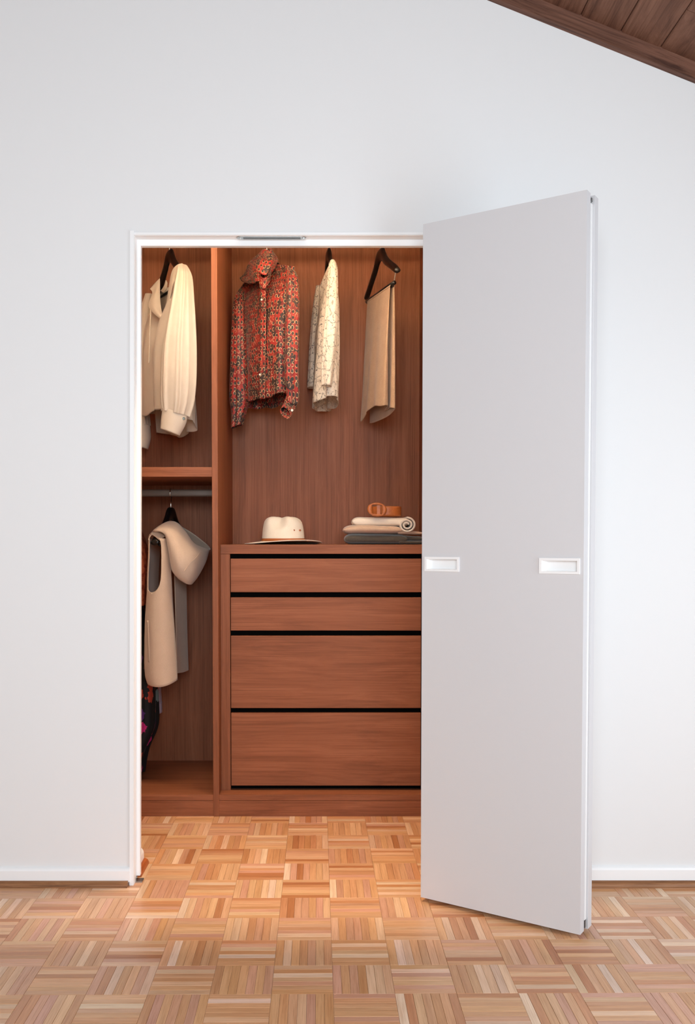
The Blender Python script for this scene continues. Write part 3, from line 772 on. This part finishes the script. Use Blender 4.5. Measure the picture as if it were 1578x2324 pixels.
wear(obj('body', shirt_body(Pp, 2.335, 0.2, 0.055, 0.07, 0.05, 0.01, rows, hem_p, 0.0055, 2.0, k1=7, lean=-0.0), M_PAIS, pb, smooth=True))
sl = [ring(656, 607, 3.90, 2, 0.006), ring(660, 613, 3.89, 7, 0.015), ring(664, 636, 3.87, 13, 0.03), ring(664, 690, 3.86, 15, 0.035), ring(663, 770, 3.855, 16, 0.035), ring(662, 850, 3.85, 16, 0.035), ring(665, 890, 3.86, 15, 0.035, 10, 0.012), ring(664, 908, 3.855, 14, 0.03, 15, 0.02)]
wear(obj('sleeve', skin(sl, 60, 50, disp=folds(4, 0.0025, 0.2)), M_PAIS, pb, smooth=True))
cf = [ring(664, 904, 3.862, 15, 0.03, 15, ax2=(0.004, 0.024, 0.014)), ring(657, 922, 3.835, 14, 0.03, 20, ax2=(0.004, 0.016, 0.020)), ring(648, 937, 3.785, 12.5, 0.03, 25, ax2=(0.0, 0.006, 0.022))]
cuff = wear(obj('cuff', skin(cf, 40, 14), M_PAIS, pb, smooth=True), 0.002)
button(cuff, 663, 931, 3.772, 0.0055, M_PEARL)
obj('cuff_shade', skin([ring(648.5, 936, 3.792, 11.3, 0.03, 25, ax2=(0, 0.006, 0.020)), ring(654, 927, 3.825, 8, 0.03, 20, ax2=(0, 0.008, 0.014))], 30, 6, cap1=True), plain('dark_cuff_shade', (24, 14, 14), 0.8), pb, smooth=True)  # dark cone paints the shade inside the open cuff
sl = [ring(552, 652, 4.15, 2, 0.006), ring(549, 660, 4.145, 7, 0.016), ring(545, 690, 4.13, 15, 0.035), ring(544, 760, 4.11, 19, 0.04), ring(544, 840, 4.10, 21, 0.04), ring(544, 905, 4.10, 22, 0.04), ring(542, 935, 4.10, 16, 0.035, -8), ring(537, 968, 4.10, 12, 0.03, -20)]
wear(obj('sleeve', skin(sl, 60, 50, disp=folds(4, 0.003, 1.2)), M_PAIS, pb, smooth=True))
col = ribbon([[(606, 567, 3.97), (594, 570, 3.99), (581, 580, 4.02), (566, 600, 4.06), (555, 618, 4.09), (546, 632, 4.11)],
              [(601, 588, 3.93), (590, 592, 3.945), (578, 602, 3.98), (566, 618, 4.03), (558, 630, 4.06), (550, 638, 4.09)],
              [(594, 612, 3.90), (586, 616, 3.915), (577, 622, 3.95), (568, 632, 3.99), (562, 638, 4.02), (556, 641, 4.06)],
              [(592, 634, 3.89), (586, 638, 3.90), (580, 641, 3.93), (574, 643, 3.96), (567, 643, 4.0), (561, 643, 4.04)]], 40, 24, disp=lambda s_, t: 0.004 * math.sin(14 * s_ + 4 * t))
wear(obj('collar', col, M_PAIS, pb, smooth=True), 0.003)
col = ribbon([[(606, 567, 3.965), (612, 566, 3.95), (617, 567, 3.95), (624, 576, 3.96), (630, 590, 3.97)],
              [(598, 583, 3.915), (607, 584, 3.89), (615, 588, 3.89), (622, 595, 3.90), (626, 600, 3.93)],
              [(589, 600, 3.885), (599, 604, 3.865), (608, 606, 3.865), (616, 608, 3.88), (621, 612, 3.91)],
              [(582, 612, 3.885), (592, 620, 3.86), (600, 624, 3.86), (608, 624, 3.875), (614, 622, 3.90)]], 40, 24, disp=lambda s_, t: 0.003 * math.sin(12 * s_ - 3 * t))
wear(obj('collar', col, M_PAIS, pb, smooth=True), 0.003)
stand = ribbon([[(586, 622, 3.90), (596, 630, 3.885), (606, 628, 3.885), (616, 618, 3.90)], [(590, 652, 3.905), (597, 656, 3.89), (604, 652, 3.89), (612, 640, 3.90)]], 24, 12)
wear(obj('collar_stand', stand, M_PAIS, pb, smooth=True), 0.002)
plk = ribbon([[(592, 655, 3.915), (603, 655, 3.905)], [(593, 720, 3.925), (604, 720, 3.912)], [(591, 800, 3.928), (603, 800, 3.918)], [(589, 905, 3.928), (602, 905, 3.918)]], 8, 40)
plk = wear(obj('placket', plk, M_PAIS, pb, smooth=True), 0.002)
for u, v in ((602, 651), (594, 680), (590, 850)): button(plk, u, v, 3.90 if v < 700 else 3.912, 0.0045, M_PEARL)

# ---- white lace top
def lace():
    m, nt, b = new_mat('cream_lace')
    tc = N(nt, 'ShaderNodeTexCoord')
    nz = N(nt, 'ShaderNodeTexNoise', n_Scale=38.0, n_Detail=2.0); nt.links.new(tc.outputs['UV'], nz.inputs['Vector'])
    vm = nt.nodes.new('ShaderNodeVectorMath'); vm.operation = 'MULTIPLY_ADD'; vm.inputs[1].default_value = (0.03, 0.03, 0)
    nt.links.new(nz.outputs['Color'], vm.inputs[0]); nt.links.new(tc.outputs['UV'], vm.inputs[2])
    v1 = N(nt, 'ShaderNodeTexVoronoi', voronoi_dimensions='2D', feature='DISTANCE_TO_EDGE', n_Scale=30.0); nt.links.new(vm.outputs[0], v1.inputs['Vector'])
    v2 = N(nt, 'ShaderNodeTexVoronoi', voronoi_dimensions='2D', feature='F1', n_Scale=150.0); nt.links.new(vm.outputs[0], v2.inputs['Vector'])
    n2 = N(nt, 'ShaderNodeTexNoise', n_Scale=30.0, n_Detail=1.0); nt.links.new(tc.outputs['UV'], n2.inputs['Vector'])
    edge = math_(nt, 'LESS_THAN', v1.outputs[0], 0.10)
    dots = math_(nt, 'LESS_THAN', v2.outputs['Distance'], 0.42)
    hole = math_(nt, 'MULTIPLY', math_(nt, 'MULTIPLY', edge, dots), math_(nt, 'GREATER_THAN', n2.outputs['Fac'], 0.40))
    tint = mixc(nt, v2.outputs['Distance'], lin((232, 222, 208)), lin((206, 190, 172)))
    nt.links.new(tint, b.inputs['Base Color']); b.inputs['Roughness'].default_value = 0.85
    bumpify(nt, b, v1.outputs[0], 0.5, 0.004)
    tr = nt.nodes.new('ShaderNodeBsdfTransparent'); mx = nt.nodes.new('ShaderNodeMixShader')
    nt.links.new(math_(nt, 'MULTIPLY', hole, 0.7), mx.inputs[0]); nt.links.new(b.outputs[0], mx.inputs[1]); nt.links.new(tr.outputs[0], mx.inputs[2])
    nt.links.new(mx.outputs[0], nt.nodes['Material Output'].inputs[0])
    return m
M_LACE = lace()
Pl = frame(0.0153, YR, 0.10, -0.995)
hanger(Pl, 2.4023, ZR1, 'black hanger holding the white lace top, seen end on', te=0.011, k=0.86)
lt = thing('lace_top', Pl(0, 0, 2.28), 'cream white lace top with short sleeves between paisley blouse and trousers', 'top', 'garments hanging on the rails')
rows = [(0, 0.19, 0.02, 0.018), (0.2, 0.195, 0.035, 0.03), (0.5, 0.2, 0.05, 0.028), (1, 0.2, 0.058, 0.022)]
def hem_l(c, s_): return 1.722 + 0.01 * c * c + 0.004 * math.sin(8 * c)
wear(obj('body', shirt_body(Pl, 2.315, 0.19, 0.035, 0.10, 0.085, 0.03, rows, hem_l, 0.010, 1.1, k1=5), M_LACE, lt, smooth=True), 0.0012)
sl = [ring(755, 592, 3.86, 5, 0.02), ring(756, 612, 3.83, 10, 0.025), ring(754, 680, 3.81, 13, 0.03), ring(750, 760, 3.80, 15, 0.03), ring(745, 830, 3.80, 14, 0.03), ring(742, 876, 3.80, 11, 0.028, 6)]
wear(obj('sleeve', skin(sl, 50, 40, disp=folds(3, 0.002, 0.5)), M_LACE, lt, smooth=True), 0.0012)
sl = [ring(723, 650, 4.22, 5, 0.02), ring(720, 700, 4.23, 9, 0.025), ring(715, 780, 4.235, 11, 0.03), ring(708, 880, 4.235, 10, 0.03)]
wear(obj('sleeve', skin(sl, 40, 30, disp=folds(3, 0.002, 1.5)), M_LACE, lt, smooth=True), 0.0012)

# ---- tan trousers folded over a bar
Pt = frame(0.2413, YR, 0.24, -0.97)
hanger(Pt, 2.4042, ZR1, 'black trouser hanger with wire-hung lower bar holding tan trousers', te=0.012, bar=(-0.205, 2.226, 0.195, 2.205))
M_TAN = cloth('tan_wool_linen', (188, 156, 128), (160, 128, 102), 330, 0.9, 0.3, 0.2)
tr_ = thing('trousers', Pt(0, 0, 2.2), 'tan wool trousers folded over the hanger bar next to the door', 'trousers', 'garments hanging on the rails')
# horizontal path of the cloth: outer left layer, pleat, middle layer, right layer; (a, left offset at foot, foot height)
path = [(-0.185, 0.034, 1.685), (-0.13, 0.046, 1.672), (-0.075, 0.046, 1.695), (-0.03, 0.052, 1.70), (0.03, 0.040, 1.715), (0.09, 0.052, 1.71), (0.15, 0.046, 1.70), (0.178, 0.038, 1.70), (0.16, 0.018, 1.70), (0.10, 0.010, 1.69), (0.14, 0.004, 1.695), (0.182, 0.006, 1.69), (0.186, -0.008, 1.685), (0.12, -0.004, 1.67), (0.0, -0.006, 1.665), (-0.10, -0.006, 1.665), (-0.17, -0.002, 1.67)]
rings = []
for t in (0.0, 0.12, 0.3, 0.55, 0.8, 1.0):
    row = []
    for i, (a, b_, zf) in enumerate(path):
        zt = 2.215 - 0.022 * (a + 0.2) / 0.4
        fl = 0.6 + 0.4 * smooth01(t * 1.3)
        row.append(Pt(a * (0.90 + 0.10 * t), (0.009 if b_ > 0.008 else -0.006) * (1 - t) + b_ * (t ** 0.9), zt + (zf - zt) * t))
    rings.append(row)
wear(obj('legs', skin(rings, 150, 60, closed=False, disp=lambda s_, t: 0.0022 * t * math.sin(40 * s_ + 3 * t)), M_TAN, tr_, smooth=True), 0.0025)
fold = skin([[Pt(a, 0.0105 * math.cos(q), (2.215 - 0.022 * (a + 0.2) / 0.4) + 0.0105 * math.sin(q)) for q in [PI * i / 8 for i in range(9)]] for a in (-0.166, -0.06, 0.06, 0.166)], 18, 20, closed=False)
wear(obj('fold', fold, M_TAN, tr_, smooth=True), 0.0025)

# ---- sleeveless wool vest with big cowl collar, lower left bay
M_VEST = cloth('camel_wool', (208, 184, 164), (194, 169, 148), 420, 0.95, 0.25, 0.3)
Pv = frame(-0.6763, YR, -0.2, -0.98)
hanger(Pv, 1.2822, ZR0, 'black rounded hanger under the camel wool vest in the lower left bay', te=0.019, k=0.88)
vest = thing('wool_vest', Pv(0, 0, 1.1), 'camel wool sleeveless vest with wide draped collar and deep armhole', 'vest', 'garments hanging on the rails')
def track(pts, v):
    if v <= pts[0][0]: return pts[0][1]
    for (a, x), (b_, y) in zip(pts, pts[1:]):
        if v <= b_:
            f = (v - a) / (b_ - a); return x + (y - x) * f
    return pts[-1][1]
UL = [(1222, 338), (1260, 337), (1300, 335), (1345, 334), (1400, 330), (1450, 328.5), (1505, 328), (1535, 330), (1552, 336)]
UR = [(1222, 385), (1250, 386), (1300, 388.5), (1345, 391), (1430, 396), (1505, 401), (1552, 402.5)]
HR = [(1222, 360), (1228, 364), (1240, 366), (1262, 366.5), (1300, 366), (1316, 364.8), (1328, 362), (1337, 357.5), (1342, 352.5), (1345, 345)]
HL = [(1222, 339), (1260, 339), (1300, 337), (1325, 336.3), (1338, 336.6), (1343, 339), (1345, 345)]
def near_panel(n1=16, n2=10):
    vs = [1222 + (1345 - 1222) * (1 - (1 - k / 30) ** 1.6) for k in range(31)] + [1345 + (1552 - 1345) * k / 40 for k in range(1, 41)]
    V, Fc = [], []
    for v in vs:
        a, d = track(UL, v), track(UR, v)
        if v < 1345: c, b_ = track(HR, v), track(HL, v)
        else: c = b_ = a + (d - a) * ((345 - 334) / (391 - 334.0))
        us = [d + (c - d) * k / (n1 - 1) for k in range(n1)] + [b_ + (a - b_) * k / (n2 - 1) for k in range(n2)]
        for u in us:
            f = (u - a) / (d - a); vv = v
            hem = smooth01((v - 1480) / 72); vv = v + hem * (7 * math.sin(PI * f ** 0.8) - 10 * f ** 3 + 1)
            Y = 3.803 + 0.05 * abs(2 * f - 0.9) ** 2.4 + 0.012 * smooth01((1262 - v) / 40) * f
            V.append(at(u, vv, Y))
    n = n1 + n2
    for j in range(len(vs) - 1):
        for i in range(n - 1):
            if i == n1 - 1: continue
            Fc.append((j * n + i, j * n + i + 1, (j + 1) * n + i + 1, (j + 1) * n + i))
    return V, Fc
bk = ribbon([[(track(UL, v) + du, v + dv, Y) for du, dv, Y in ((0.3, 0, 3.842), (4, 0, 3.97), (15, -2 if v > 1500 else 0, 4.10), (25, -12 if v > 1500 else 0, 4.2))] for v in (1222, 1260, 1300, 1345, 1400, 1450, 1505, 1530, 1551)], 40, 60)[:2]
sh = ribbon([[(337, 1226, 3.835), (345, 1214, 3.845), (362, 1226, 3.825)], [(340, 1214, 3.87), (352, 1206, 3.86), (376, 1216, 3.86)], [(350, 1203, 3.92), (364, 1197, 3.91), (384, 1205, 3.91)]], 24, 20)
wear(obj('body', join(near_panel(), bk, sh[:2]), M_VEST, vest, smooth=True, weld=0.0006), 0.0035)
far = ribbon([[(396, 1300, 4.0), (410, 1300, 4.08), (422, 1300, 4.16), (418, 1300, 4.22)], [(399, 1420, 4.0), (412, 1420, 4.08), (424, 1420, 4.16), (420, 1420, 4.22)], [(401, 1528, 4.0), (415, 1526, 4.08), (427, 1521, 4.16), (424, 1518, 4.22)]], 30, 40)
wear(obj('front_panel', far, M_VEST, vest, smooth=True), 0.0035)
pk = ribbon([[(334, 1408, 3.812), (336.5, 1408, 3.806)], [(335, 1450, 3.808), (338, 1450, 3.80)], [(337, 1503, 3.806), (339.5, 1503, 3.799)]], 4, 12)
wear(obj('pocket_welt', pk, M_VEST, vest, smooth=True), 0.002)
# cowl: rings go round from the left front, along the rim to the right, and back behind
cw = [[(346, 1206, 3.86), (366, 1191, 3.86), (386, 1183, 3.88), (404, 1188, 3.88), (422, 1207, 3.89), (442, 1234, 3.91), (474, 1247, 4.0), (474, 1240, 4.09), (446, 1217, 4.14), (420, 1200, 4.15), (392, 1188, 4.14), (366, 1196, 4.05)],
      [(352, 1206, 3.845), (368, 1200, 3.825), (386, 1204, 3.82), (402, 1216, 3.82), (420, 1236, 3.83), (444, 1252, 3.86), (472, 1252, 3.98), (470, 1250, 4.10), (448, 1240, 4.17), (420, 1225, 4.18), (392, 1210, 4.15), (366, 1203, 4.03)],
      [(374, 1212, 3.845), (380, 1222, 3.81), (390, 1234, 3.795), (404, 1246, 3.79), (421, 1260, 3.80), (444, 1272, 3.84), (466, 1274, 3.96), (463, 1274, 4.08), (444, 1268, 4.15), (420, 1256, 4.16), (398, 1240, 4.12), (380, 1225, 4.0)],
      [(383, 1252, 3.85), (388, 1262, 3.805), (396, 1272, 3.79), (408, 1282, 3.785), (424, 1290, 3.80), (442, 1296, 3.84), (456, 1296, 3.93), (452, 1296, 4.03), (438, 1294, 4.09), (420, 1288, 4.10), (402, 1278, 4.06), (390, 1264, 3.96)],
      [(390, 1292, 3.86), (395, 1298, 3.825), (403, 1304, 3.81), (413, 1310, 3.81), (425, 1314, 3.82), (437, 1315, 3.85), (446, 1313, 3.91), (442, 1313, 3.98), (432, 1313, 4.02), (418, 1310, 4.02), (405, 1304, 3.99), (395, 1297, 3.93)],
      [(404, 1312, 3.88), (408, 1315, 3.86), (413, 1318, 3.855), (419, 1322, 3.855), (426, 1325, 3.86), (432, 1326, 3.875), (436, 1325, 3.90), (432, 1325, 3.93), (426, 1324, 3.95), (419, 1322, 3.95), (412, 1318, 3.94), (407, 1315, 3.91)]]
wear(obj('collar', skin([[at(*p) for p in r] for r in cw], 84, 50, cap1=True), M_VEST, vest, smooth=True), 0.0035)
obj('seam', tube([at(*p) for p in ((418, 1296, 3.776), (430, 1280, 3.80), (446, 1264, 3.835), (455, 1252, 3.87))], 0.0009, 6, 20), M_VEST, bpy.data.objects['collar.004'] if 'collar.004' in bpy.data.objects else vest)

# ---- garments pushed to the left on the lower rail
def print_mat(name, base, spots, scale, thr, seed):
    m, nt, b = new_mat(name)
    tc = N(nt, 'ShaderNodeTexCoord')
    nz = N(nt, 'ShaderNodeTexNoise', n_Scale=60.0, n_Detail=2.0); nt.links.new(tc.outputs['UV'], nz.inputs['Vector'])
    vm = nt.nodes.new('ShaderNodeVectorMath'); vm.operation = 'MULTIPLY_ADD'; vm.inputs[1].default_value = (0.035, 0.035, 0)
    nt.links.new(nz.outputs['Color'], vm.inputs[0]); nt.links.new(tc.outputs['UV'], vm.inputs[2])
    v = N(nt, 'ShaderNodeTexVoronoi', voronoi_dimensions='2D', n_Scale=scale); nt.links.new(vm.outputs[0], v.inputs['Vector'])
    sp = nt.nodes.new('ShaderNodeSeparateXYZ'); nt.links.new(v.outputs['Color'], sp.inputs[0])
    rr = ramp(nt, [(i / len(spots), lin(c)) for i, c in enumerate(spots)]); rr.color_ramp.interpolation = 'CONSTANT'; nt.links.new(sp.outputs[0], rr.inputs[0])
    c = mixc(nt, math_(nt, 'LESS_THAN', v.outputs['Distance'], thr), lin(base), rr.outputs[0])
    nt.links.new(c, b.inputs['Base Color']); b.inputs['Roughness'].default_value = 0.8
    return m
M_RUST = print_mat('rust_print', (196, 104, 66), [(150, 62, 36), (172, 80, 48), (206, 120, 84)], 45.0, 0.35, 1)
M_FLOR = print_mat('black_floral_print', (9, 8, 10), [(188, 30, 110), (9, 8, 10), (58, 26, 74), (110, 122, 122), (9, 8, 10), (170, 60, 40), (84, 40, 110)], 13.0, 0.36, 2)
M_LILAC = cloth('lilac_cotton', (196, 178, 196), (180, 160, 180), 600, 0.9, 0.1, 0.1)
rb = thing('rust_blouse', (-0.84, YR, 1.0), 'rust orange patterned blouse half hidden left of the camel vest', 'blouse', 'garments hanging on the rails')
sl = [ring(300, 1196, 3.98, 16, 0.10), ring(303, 1225, 3.96, 22, 0.14), ring(308, 1260, 3.96, 26, 0.15), ring(313, 1300, 3.97, 25, 0.15), ring(313, 1340, 3.98, 22, 0.13), ring(313, 1372, 3.98, 20, 0.11)]
wear(obj('body', skin(sl, 80, 40, disp=folds(6, 0.003, 0.7)), M_RUST, rb, smooth=True), 0.0015)
obj('loop', tube([(-0.845, 3.98, 1.20), (-0.85, 4.0, 1.30), (-0.85, 4.02, 1.36), (-0.85, 4.045, 1.345)], 0.003, 6, 16), M_RUST, rb)
fd = thing('floral_dress', (-0.80, YR, 0.2), 'black dress with magenta and purple flowers, hanging low behind the vest', 'dress', 'garments hanging on the rails')
sl = [ring(300, 1290, 4.20, 12, 0.04), ring(304, 1360, 4.20, 20, 0.06), ring(318, 1450, 4.10, 28, 0.12), ring(322, 1540, 4.06, 32, 0.13), ring(325, 1600, 4.05, 32, 0.13), ring(322, 1650, 4.04, 32, 0.13), ring(308, 1700, 4.03, 24, 0.12), ring(301, 1757, 4.02, 20, 0.11, -10)]
wear(obj('skirt', skin(sl, 90, 70, disp=folds(6, 0.006, 1.7)), M_FLOR, fd, smooth=True), 0.0015)
obj('strap', tube([at(298, 1294, 4.17), (-0.9, 4.1, 1.25), (-0.88, 4.035, 1.37), (-0.88, 4.045, 1.345)], 0.004, 6, 20), M_FLOR, fd)
lb = thing('lilac_blouse', (-0.75, 4.1, 0.7), 'pale lilac garment whose narrow cuff shows under the vest hem', 'blouse', 'garments hanging on the rails')
sl = [ring(345, 1380, 4.17, 6, 0.03), ring(352, 1470, 4.17, 7, 0.03), ring(357, 1550, 4.17, 7, 0.03), ring(360, 1595, 4.17, 6.5, 0.028, 4)]
wear(obj('sleeve', skin(sl, 40, 30, disp=folds(3, 0.0015, 0.3)), M_LILAC, lb, smooth=True), 0.0015)
wear(obj('cuff', skin([ring(360, 1592, 4.168, 7, 0.03, 6), ring(362, 1618, 4.166, 6, 0.028, -12)], 30, 6), M_LILAC, lb, smooth=True), 0.002)

# ------------------------------------------------------------------ hat on the chest
M_STRAW = cloth('cream_straw', (246, 238, 226), (236, 226, 210), 320, 0.7, 0.25, 0.1)
M_BAND = plain('tan_leather_band', (168, 96, 48), 0.5)
M_LEATHER = cloth('tan_leather', (192, 112, 56), (174, 96, 46), 160, 0.42, 0.06, 0.0)
hc = at(643, 1228, 4.0); HX, HY, HZ = hc.x, 4.0, ZT
hat = thing('hat', (HX, HY, HZ), 'cream straw fedora with pinched crown and brown band resting on the chest', 'hat')
def crown():
    V, Fc = [], []; n, nv = 72, 34
    for j in range(nv):
        t = j / (nv - 1)
        for i in range(n):
            th = 2 * PI * i / n; c, s_ = math.cos(th), math.sin(th)
            if t < 0.72:
                q = t / 0.72; rr = 1 - 0.07 * q - 0.07 * q ** 4; z = 0.012 + 0.088 * q
            else:
                q = (t - 0.72) / 0.28; rr = 0.86 * (1 - q ** 1.6); z = 0.10 + 0.020 * math.sin(min(1, q * 1.5) * PI / 2)
            x, y = 0.0945 * rr * c, 0.078 * rr * s_
            # pinch: two dents at the front of the crown, one crease along the top
            hgt = smooth01((z - 0.045) / 0.06)
            d1 = math.exp(-((x + 0.004) / 0.030) ** 2 - ((abs(y) - 0.066) / 0.040) ** 2)
            y -= math.copysign(0.036 * d1 * hgt, y)
            z -= 0.012 * hgt * math.exp(-(y / 0.018) ** 2) * (0.6 + 0.4 * math.cos(x / 0.09)) * (1 if t > 0.7 else 0)
            z -= 0.004 * hgt * d1
            z += 0.006 * hgt * smooth01((x + 0.02) / 0.1) * 0 - 0.004 * hgt * smooth01(x / 0.09)
            ca, sa = math.cos(-0.25), math.sin(-0.25)
            V.append((HX + x * ca - y * sa, HY + x * sa + y * ca, HZ + 0.004 + z))
    for j in range(nv - 1):
        for i in range(n):
            Fc.append((j * n + i, j * n + (i + 1) % n, (j + 1) * n + (i + 1) % n, (j + 1) * n + i))
    Fc.append(tuple(range((nv - 1) * n, nv * n)))
    return V, Fc
crown_o = obj('crown', crown(), M_STRAW, hat, smooth=True)
def brim():
    V, Fc = [], []; n = 96; rs = [0.98, 1.1, 1.3, 1.5, 1.7, 1.84, 1.88]
    for r in rs:
        for i in range(n):
            th = 2 * PI * i / n; q = (r - 0.98) / 0.9
            # brim lies low to the left and lifts a little towards the front right
            z = 0.013 - 0.011 * q + 0.013 * q * max(0, math.cos(th + 0.95)) ** 1.5 + 0.010 * q * q * max(0, -math.sin(th)) * 0.4
            rx, ry = 0.0945 + (r - 0.98) * 0.0820, 0.078 + (r - 0.98) * 0.074
            V.append((HX + rx * math.cos(th), HY + ry * math.sin(th), HZ + max(0.0018, z)))
    for j in range(len(rs) - 1):
        for i in range(n): Fc.append((j * n + i, j * n + (i + 1) % n, (j + 1) * n + (i + 1) % n, (j + 1) * n + i))
    return V, Fc
thick(obj('brim', brim(), M_STRAW, hat, smooth=True), 0.003)
bd = []
for zz in (0.010, 0.015, 0.024):
    bd.append([Vector((HX + 0.0965 * math.cos(q) * math.cos(-0.25) - 0.080 * math.sin(q) * math.sin(-0.25), HY + 0.0965 * math.cos(q) * math.sin(-0.25) + 0.080 * math.sin(q) * math.cos(-0.25), HZ + zz + 0.002)) for q in [2 * PI * i / 24 for i in range(24)]])
thick(obj('hat_band', skin(bd, 72, 6), M_BAND, hat, smooth=True), 0.0015)
for u in (667.5, 681):
    c = at(u, 1203.5, HY - 0.0635); r = 0.0042
    if u > 675: c = at(u, 1203.5, HY - 0.053)
    obj('eyelet', tube([c + Vector((0, -0.004, 0)), c + Vector((0.001, 0.010, 0))], r, 12, 2), M_BAND, crown_o)

# ------------------------------------------------------------------ folded jumpers and belt
def slab(u0, u1, zlo, zhi, y0, y1, wob, ph, sag=0.0, nv=70, e=0.55):
    """folded knit: rounded pad from photo column u0 to u1, with soft uneven top"""
    x0, x1 = at(u0, 1200, y0 + 0.02).x, at(u1, 1200, y0 + 0.02).x
    rings = []
    for k in range(20):
        f = [0, 0.004, 0.015, 0.035, 0.07, 0.12, 0.2, 0.29, 0.38, 0.47][k] if k < 10 else 1 - [0, 0.004, 0.015, 0.035, 0.07, 0.12, 0.2, 0.29, 0.38, 0.47][19 - k]; x = x0 + (x1 - x0) * f
        q_ = min(f, 1 - f) / 0.12; edge = (1 - (1 - q_) ** 2) ** 0.5 if q_ < 1 else 1.0
        zt = zhi + wob * (math.sin(5.1 * f + ph) + 0.5 * math.sin(11 * f + 2 * ph)) - sag * f * f
        zb = zlo; zc_, hh = (zt + zb) / 2, (zt - zb) / 2
        if edge < 1: hh *= (0.12 + 0.88 * edge)
        yc, hy = (y0 + y1) / 2, (y1 - y0) / 2 * (0.94 + 0.06 * edge) + 0.004 * math.sin(7 * f + ph)
        rings.append([Vector((x, yc + hy * math.copysign(abs(math.cos(q)) ** e, math.cos(q)), zc_ + hh * math.copysign(abs(math.sin(q)) ** e, math.sin(q)))) for q in [2 * PI * i / 24 for i in range(24)]])
    return skin(rings, 64, nv, cap0=True, cap1=True)
M_GREY = cloth('charcoal_knit', (94, 85, 75), (72, 65, 58), 380, 0.95, 0.5, 0.4)
M_BEIGE = cloth('beige_knit', (220, 190, 164), (200, 168, 142), 420, 0.95, 0.45, 0.35)
M_IVORY = cloth('ivory_knit', (250, 240, 226), (240, 226, 208), 520, 0.95, 0.25, 0.3)
g_ = thing('folded_jumper', (0.23, 4.05, ZT), 'charcoal grey folded jumper at the bottom of the stack', 'jumper', 'folded jumpers on the chest')
obj('body', slab(783, 925, ZT + 0.0006, ZT + 0.0455, 3.955, 4.2, 0.0014, 0.4, e=0.6), M_GREY, g_, smooth=True)
obj('fold', slab(905, 962, ZT + 0.0008, ZT + 0.018, 3.955, 4.18, 0.001, 1.4), M_GREY, g_, smooth=True)
obj('fold', slab(908, 962, ZT + 0.016, ZT + 0.040, 3.962, 4.18, 0.001, 2.4, 0.008), M_GREY, g_, smooth=True)
bj = thing('folded_jumper', (0.22, 4.05, ZT + 0.044), 'beige folded jumper in the middle of the stack', 'jumper', 'folded jumpers on the chest')
obj('body', slab(780, 914, ZT + 0.0445, ZT + 0.086, 3.942, 4.19, 0.0034, 5.4, 0.006, e=0.75), M_BEIGE, bj, smooth=True)
obj('fold', slab(902, 960, ZT + 0.042, ZT + 0.062, 3.958, 4.18, 0.001, 0.4, 0.006), M_BEIGE, bj, smooth=True)
ij = thing('folded_jumper', (0.22, 4.05, ZT + 0.08), 'ivory rolled jumper on top of the stack, under the belt', 'jumper', 'folded jumpers on the chest')
obj('body', slab(800, 930, ZT + 0.078, ZT + 0.1185, 3.965, 4.19, 0.0012, 0.9), M_IVORY, ij, smooth=True)
sc_ = at(924, 1191, 3.95); sp_ = []
for k in range(34):
    q = 0.5 * PI - k * 0.42; r = 0.0355 - k * 0.00085
    sp_.append((sc_.x + r * 1.02 * math.cos(q), sc_.z - 0.001 + r * 0.92 * math.sin(q)))
rl = skin([[Vector((x, y, z)) for x, z in sp_] for y in (3.948, 3.96, 4.05, 4.18)], 140, 12, closed=False)
thick(obj('roll', rl, M_IVORY, ij, smooth=True), 0.0075)

belt = thing('belt', (0.26, 3.99, ZT + 0.119), 'coiled tan leather belt with oval buckle on the ivory jumper', 'belt')
zb0, zb1 = at(885, 1170, 3.98).z - 0.002, at(885, 1149, 3.98).z
bx, by = at(879, 1160, 3.99).x, 4.02
loop = [(0.058 * math.cos(q), 0.042 * math.sin(q)) for q in [2 * PI * i / 20 for i in range(20)]]
def strap(sc, z0, z1): return skin([[Vector((bx + x * sc, by + y * sc, z)) for x, y in loop] for z in (z0, (z0 + z1) / 2, z1)], 64, 6)
thick(obj('strap', strap(1.08, zb0, zb1), M_LEATHER, belt, smooth=True), 0.003)
thick(obj('strap', strap(0.96, zb0, zb1 - 0.001), M_LEATHER, belt, smooth=True), 0.003)
# buckle: covered oval with a rectangular window
bc = at(856, 1156.5, 3.955); n = 48; Vb, Fb = [], []
def sq(q, hx, hz):
    c, s_ = math.cos(q), math.sin(q); k = max(abs(c) / hx, abs(s_) / hz); return c / k, s_ / k
for prof in ((0, 0.0, 1.0), (0, -0.0055, 0.96), (1, -0.0065, 0.5), (2, -0.0055, 1.0), (2, 0.004, 1.0), (0, 0.004, 0.96)):
    for i in range(n):
        q = 2 * PI * i / n; ox, oz = 0.0425 * math.cos(q), 0.0305 * math.sin(q); ix, iz = sq(q, 0.021, 0.0195)
        if prof[0] == 0: x, z = ox * prof[2], oz * prof[2]
        elif prof[0] == 1: x, z = (ox + ix) / 2, (oz + iz) / 2
        else: x, z = ix, iz
        Vb.append((bc.x + x, bc.y + prof[1] + 0.0 * x, bc.z + z - 0.05 * x))
for j in range(6):
    for i in range(n): Fb.append((j * n + i, j * n + (i + 1) % n, ((j + 1) % 6) * n + (i + 1) % n, ((j + 1) % 6) * n + i))
bk_ = obj('buckle', (Vb, Fb), M_LEATHER, belt, smooth=True)
obj('prong', box(bc.x + 0.000, bc.x + 0.013, bc.y - 0.001, bc.y + 0.003, bc.z - 0.020, bc.z + 0.019), M_LEATHER, bk_)
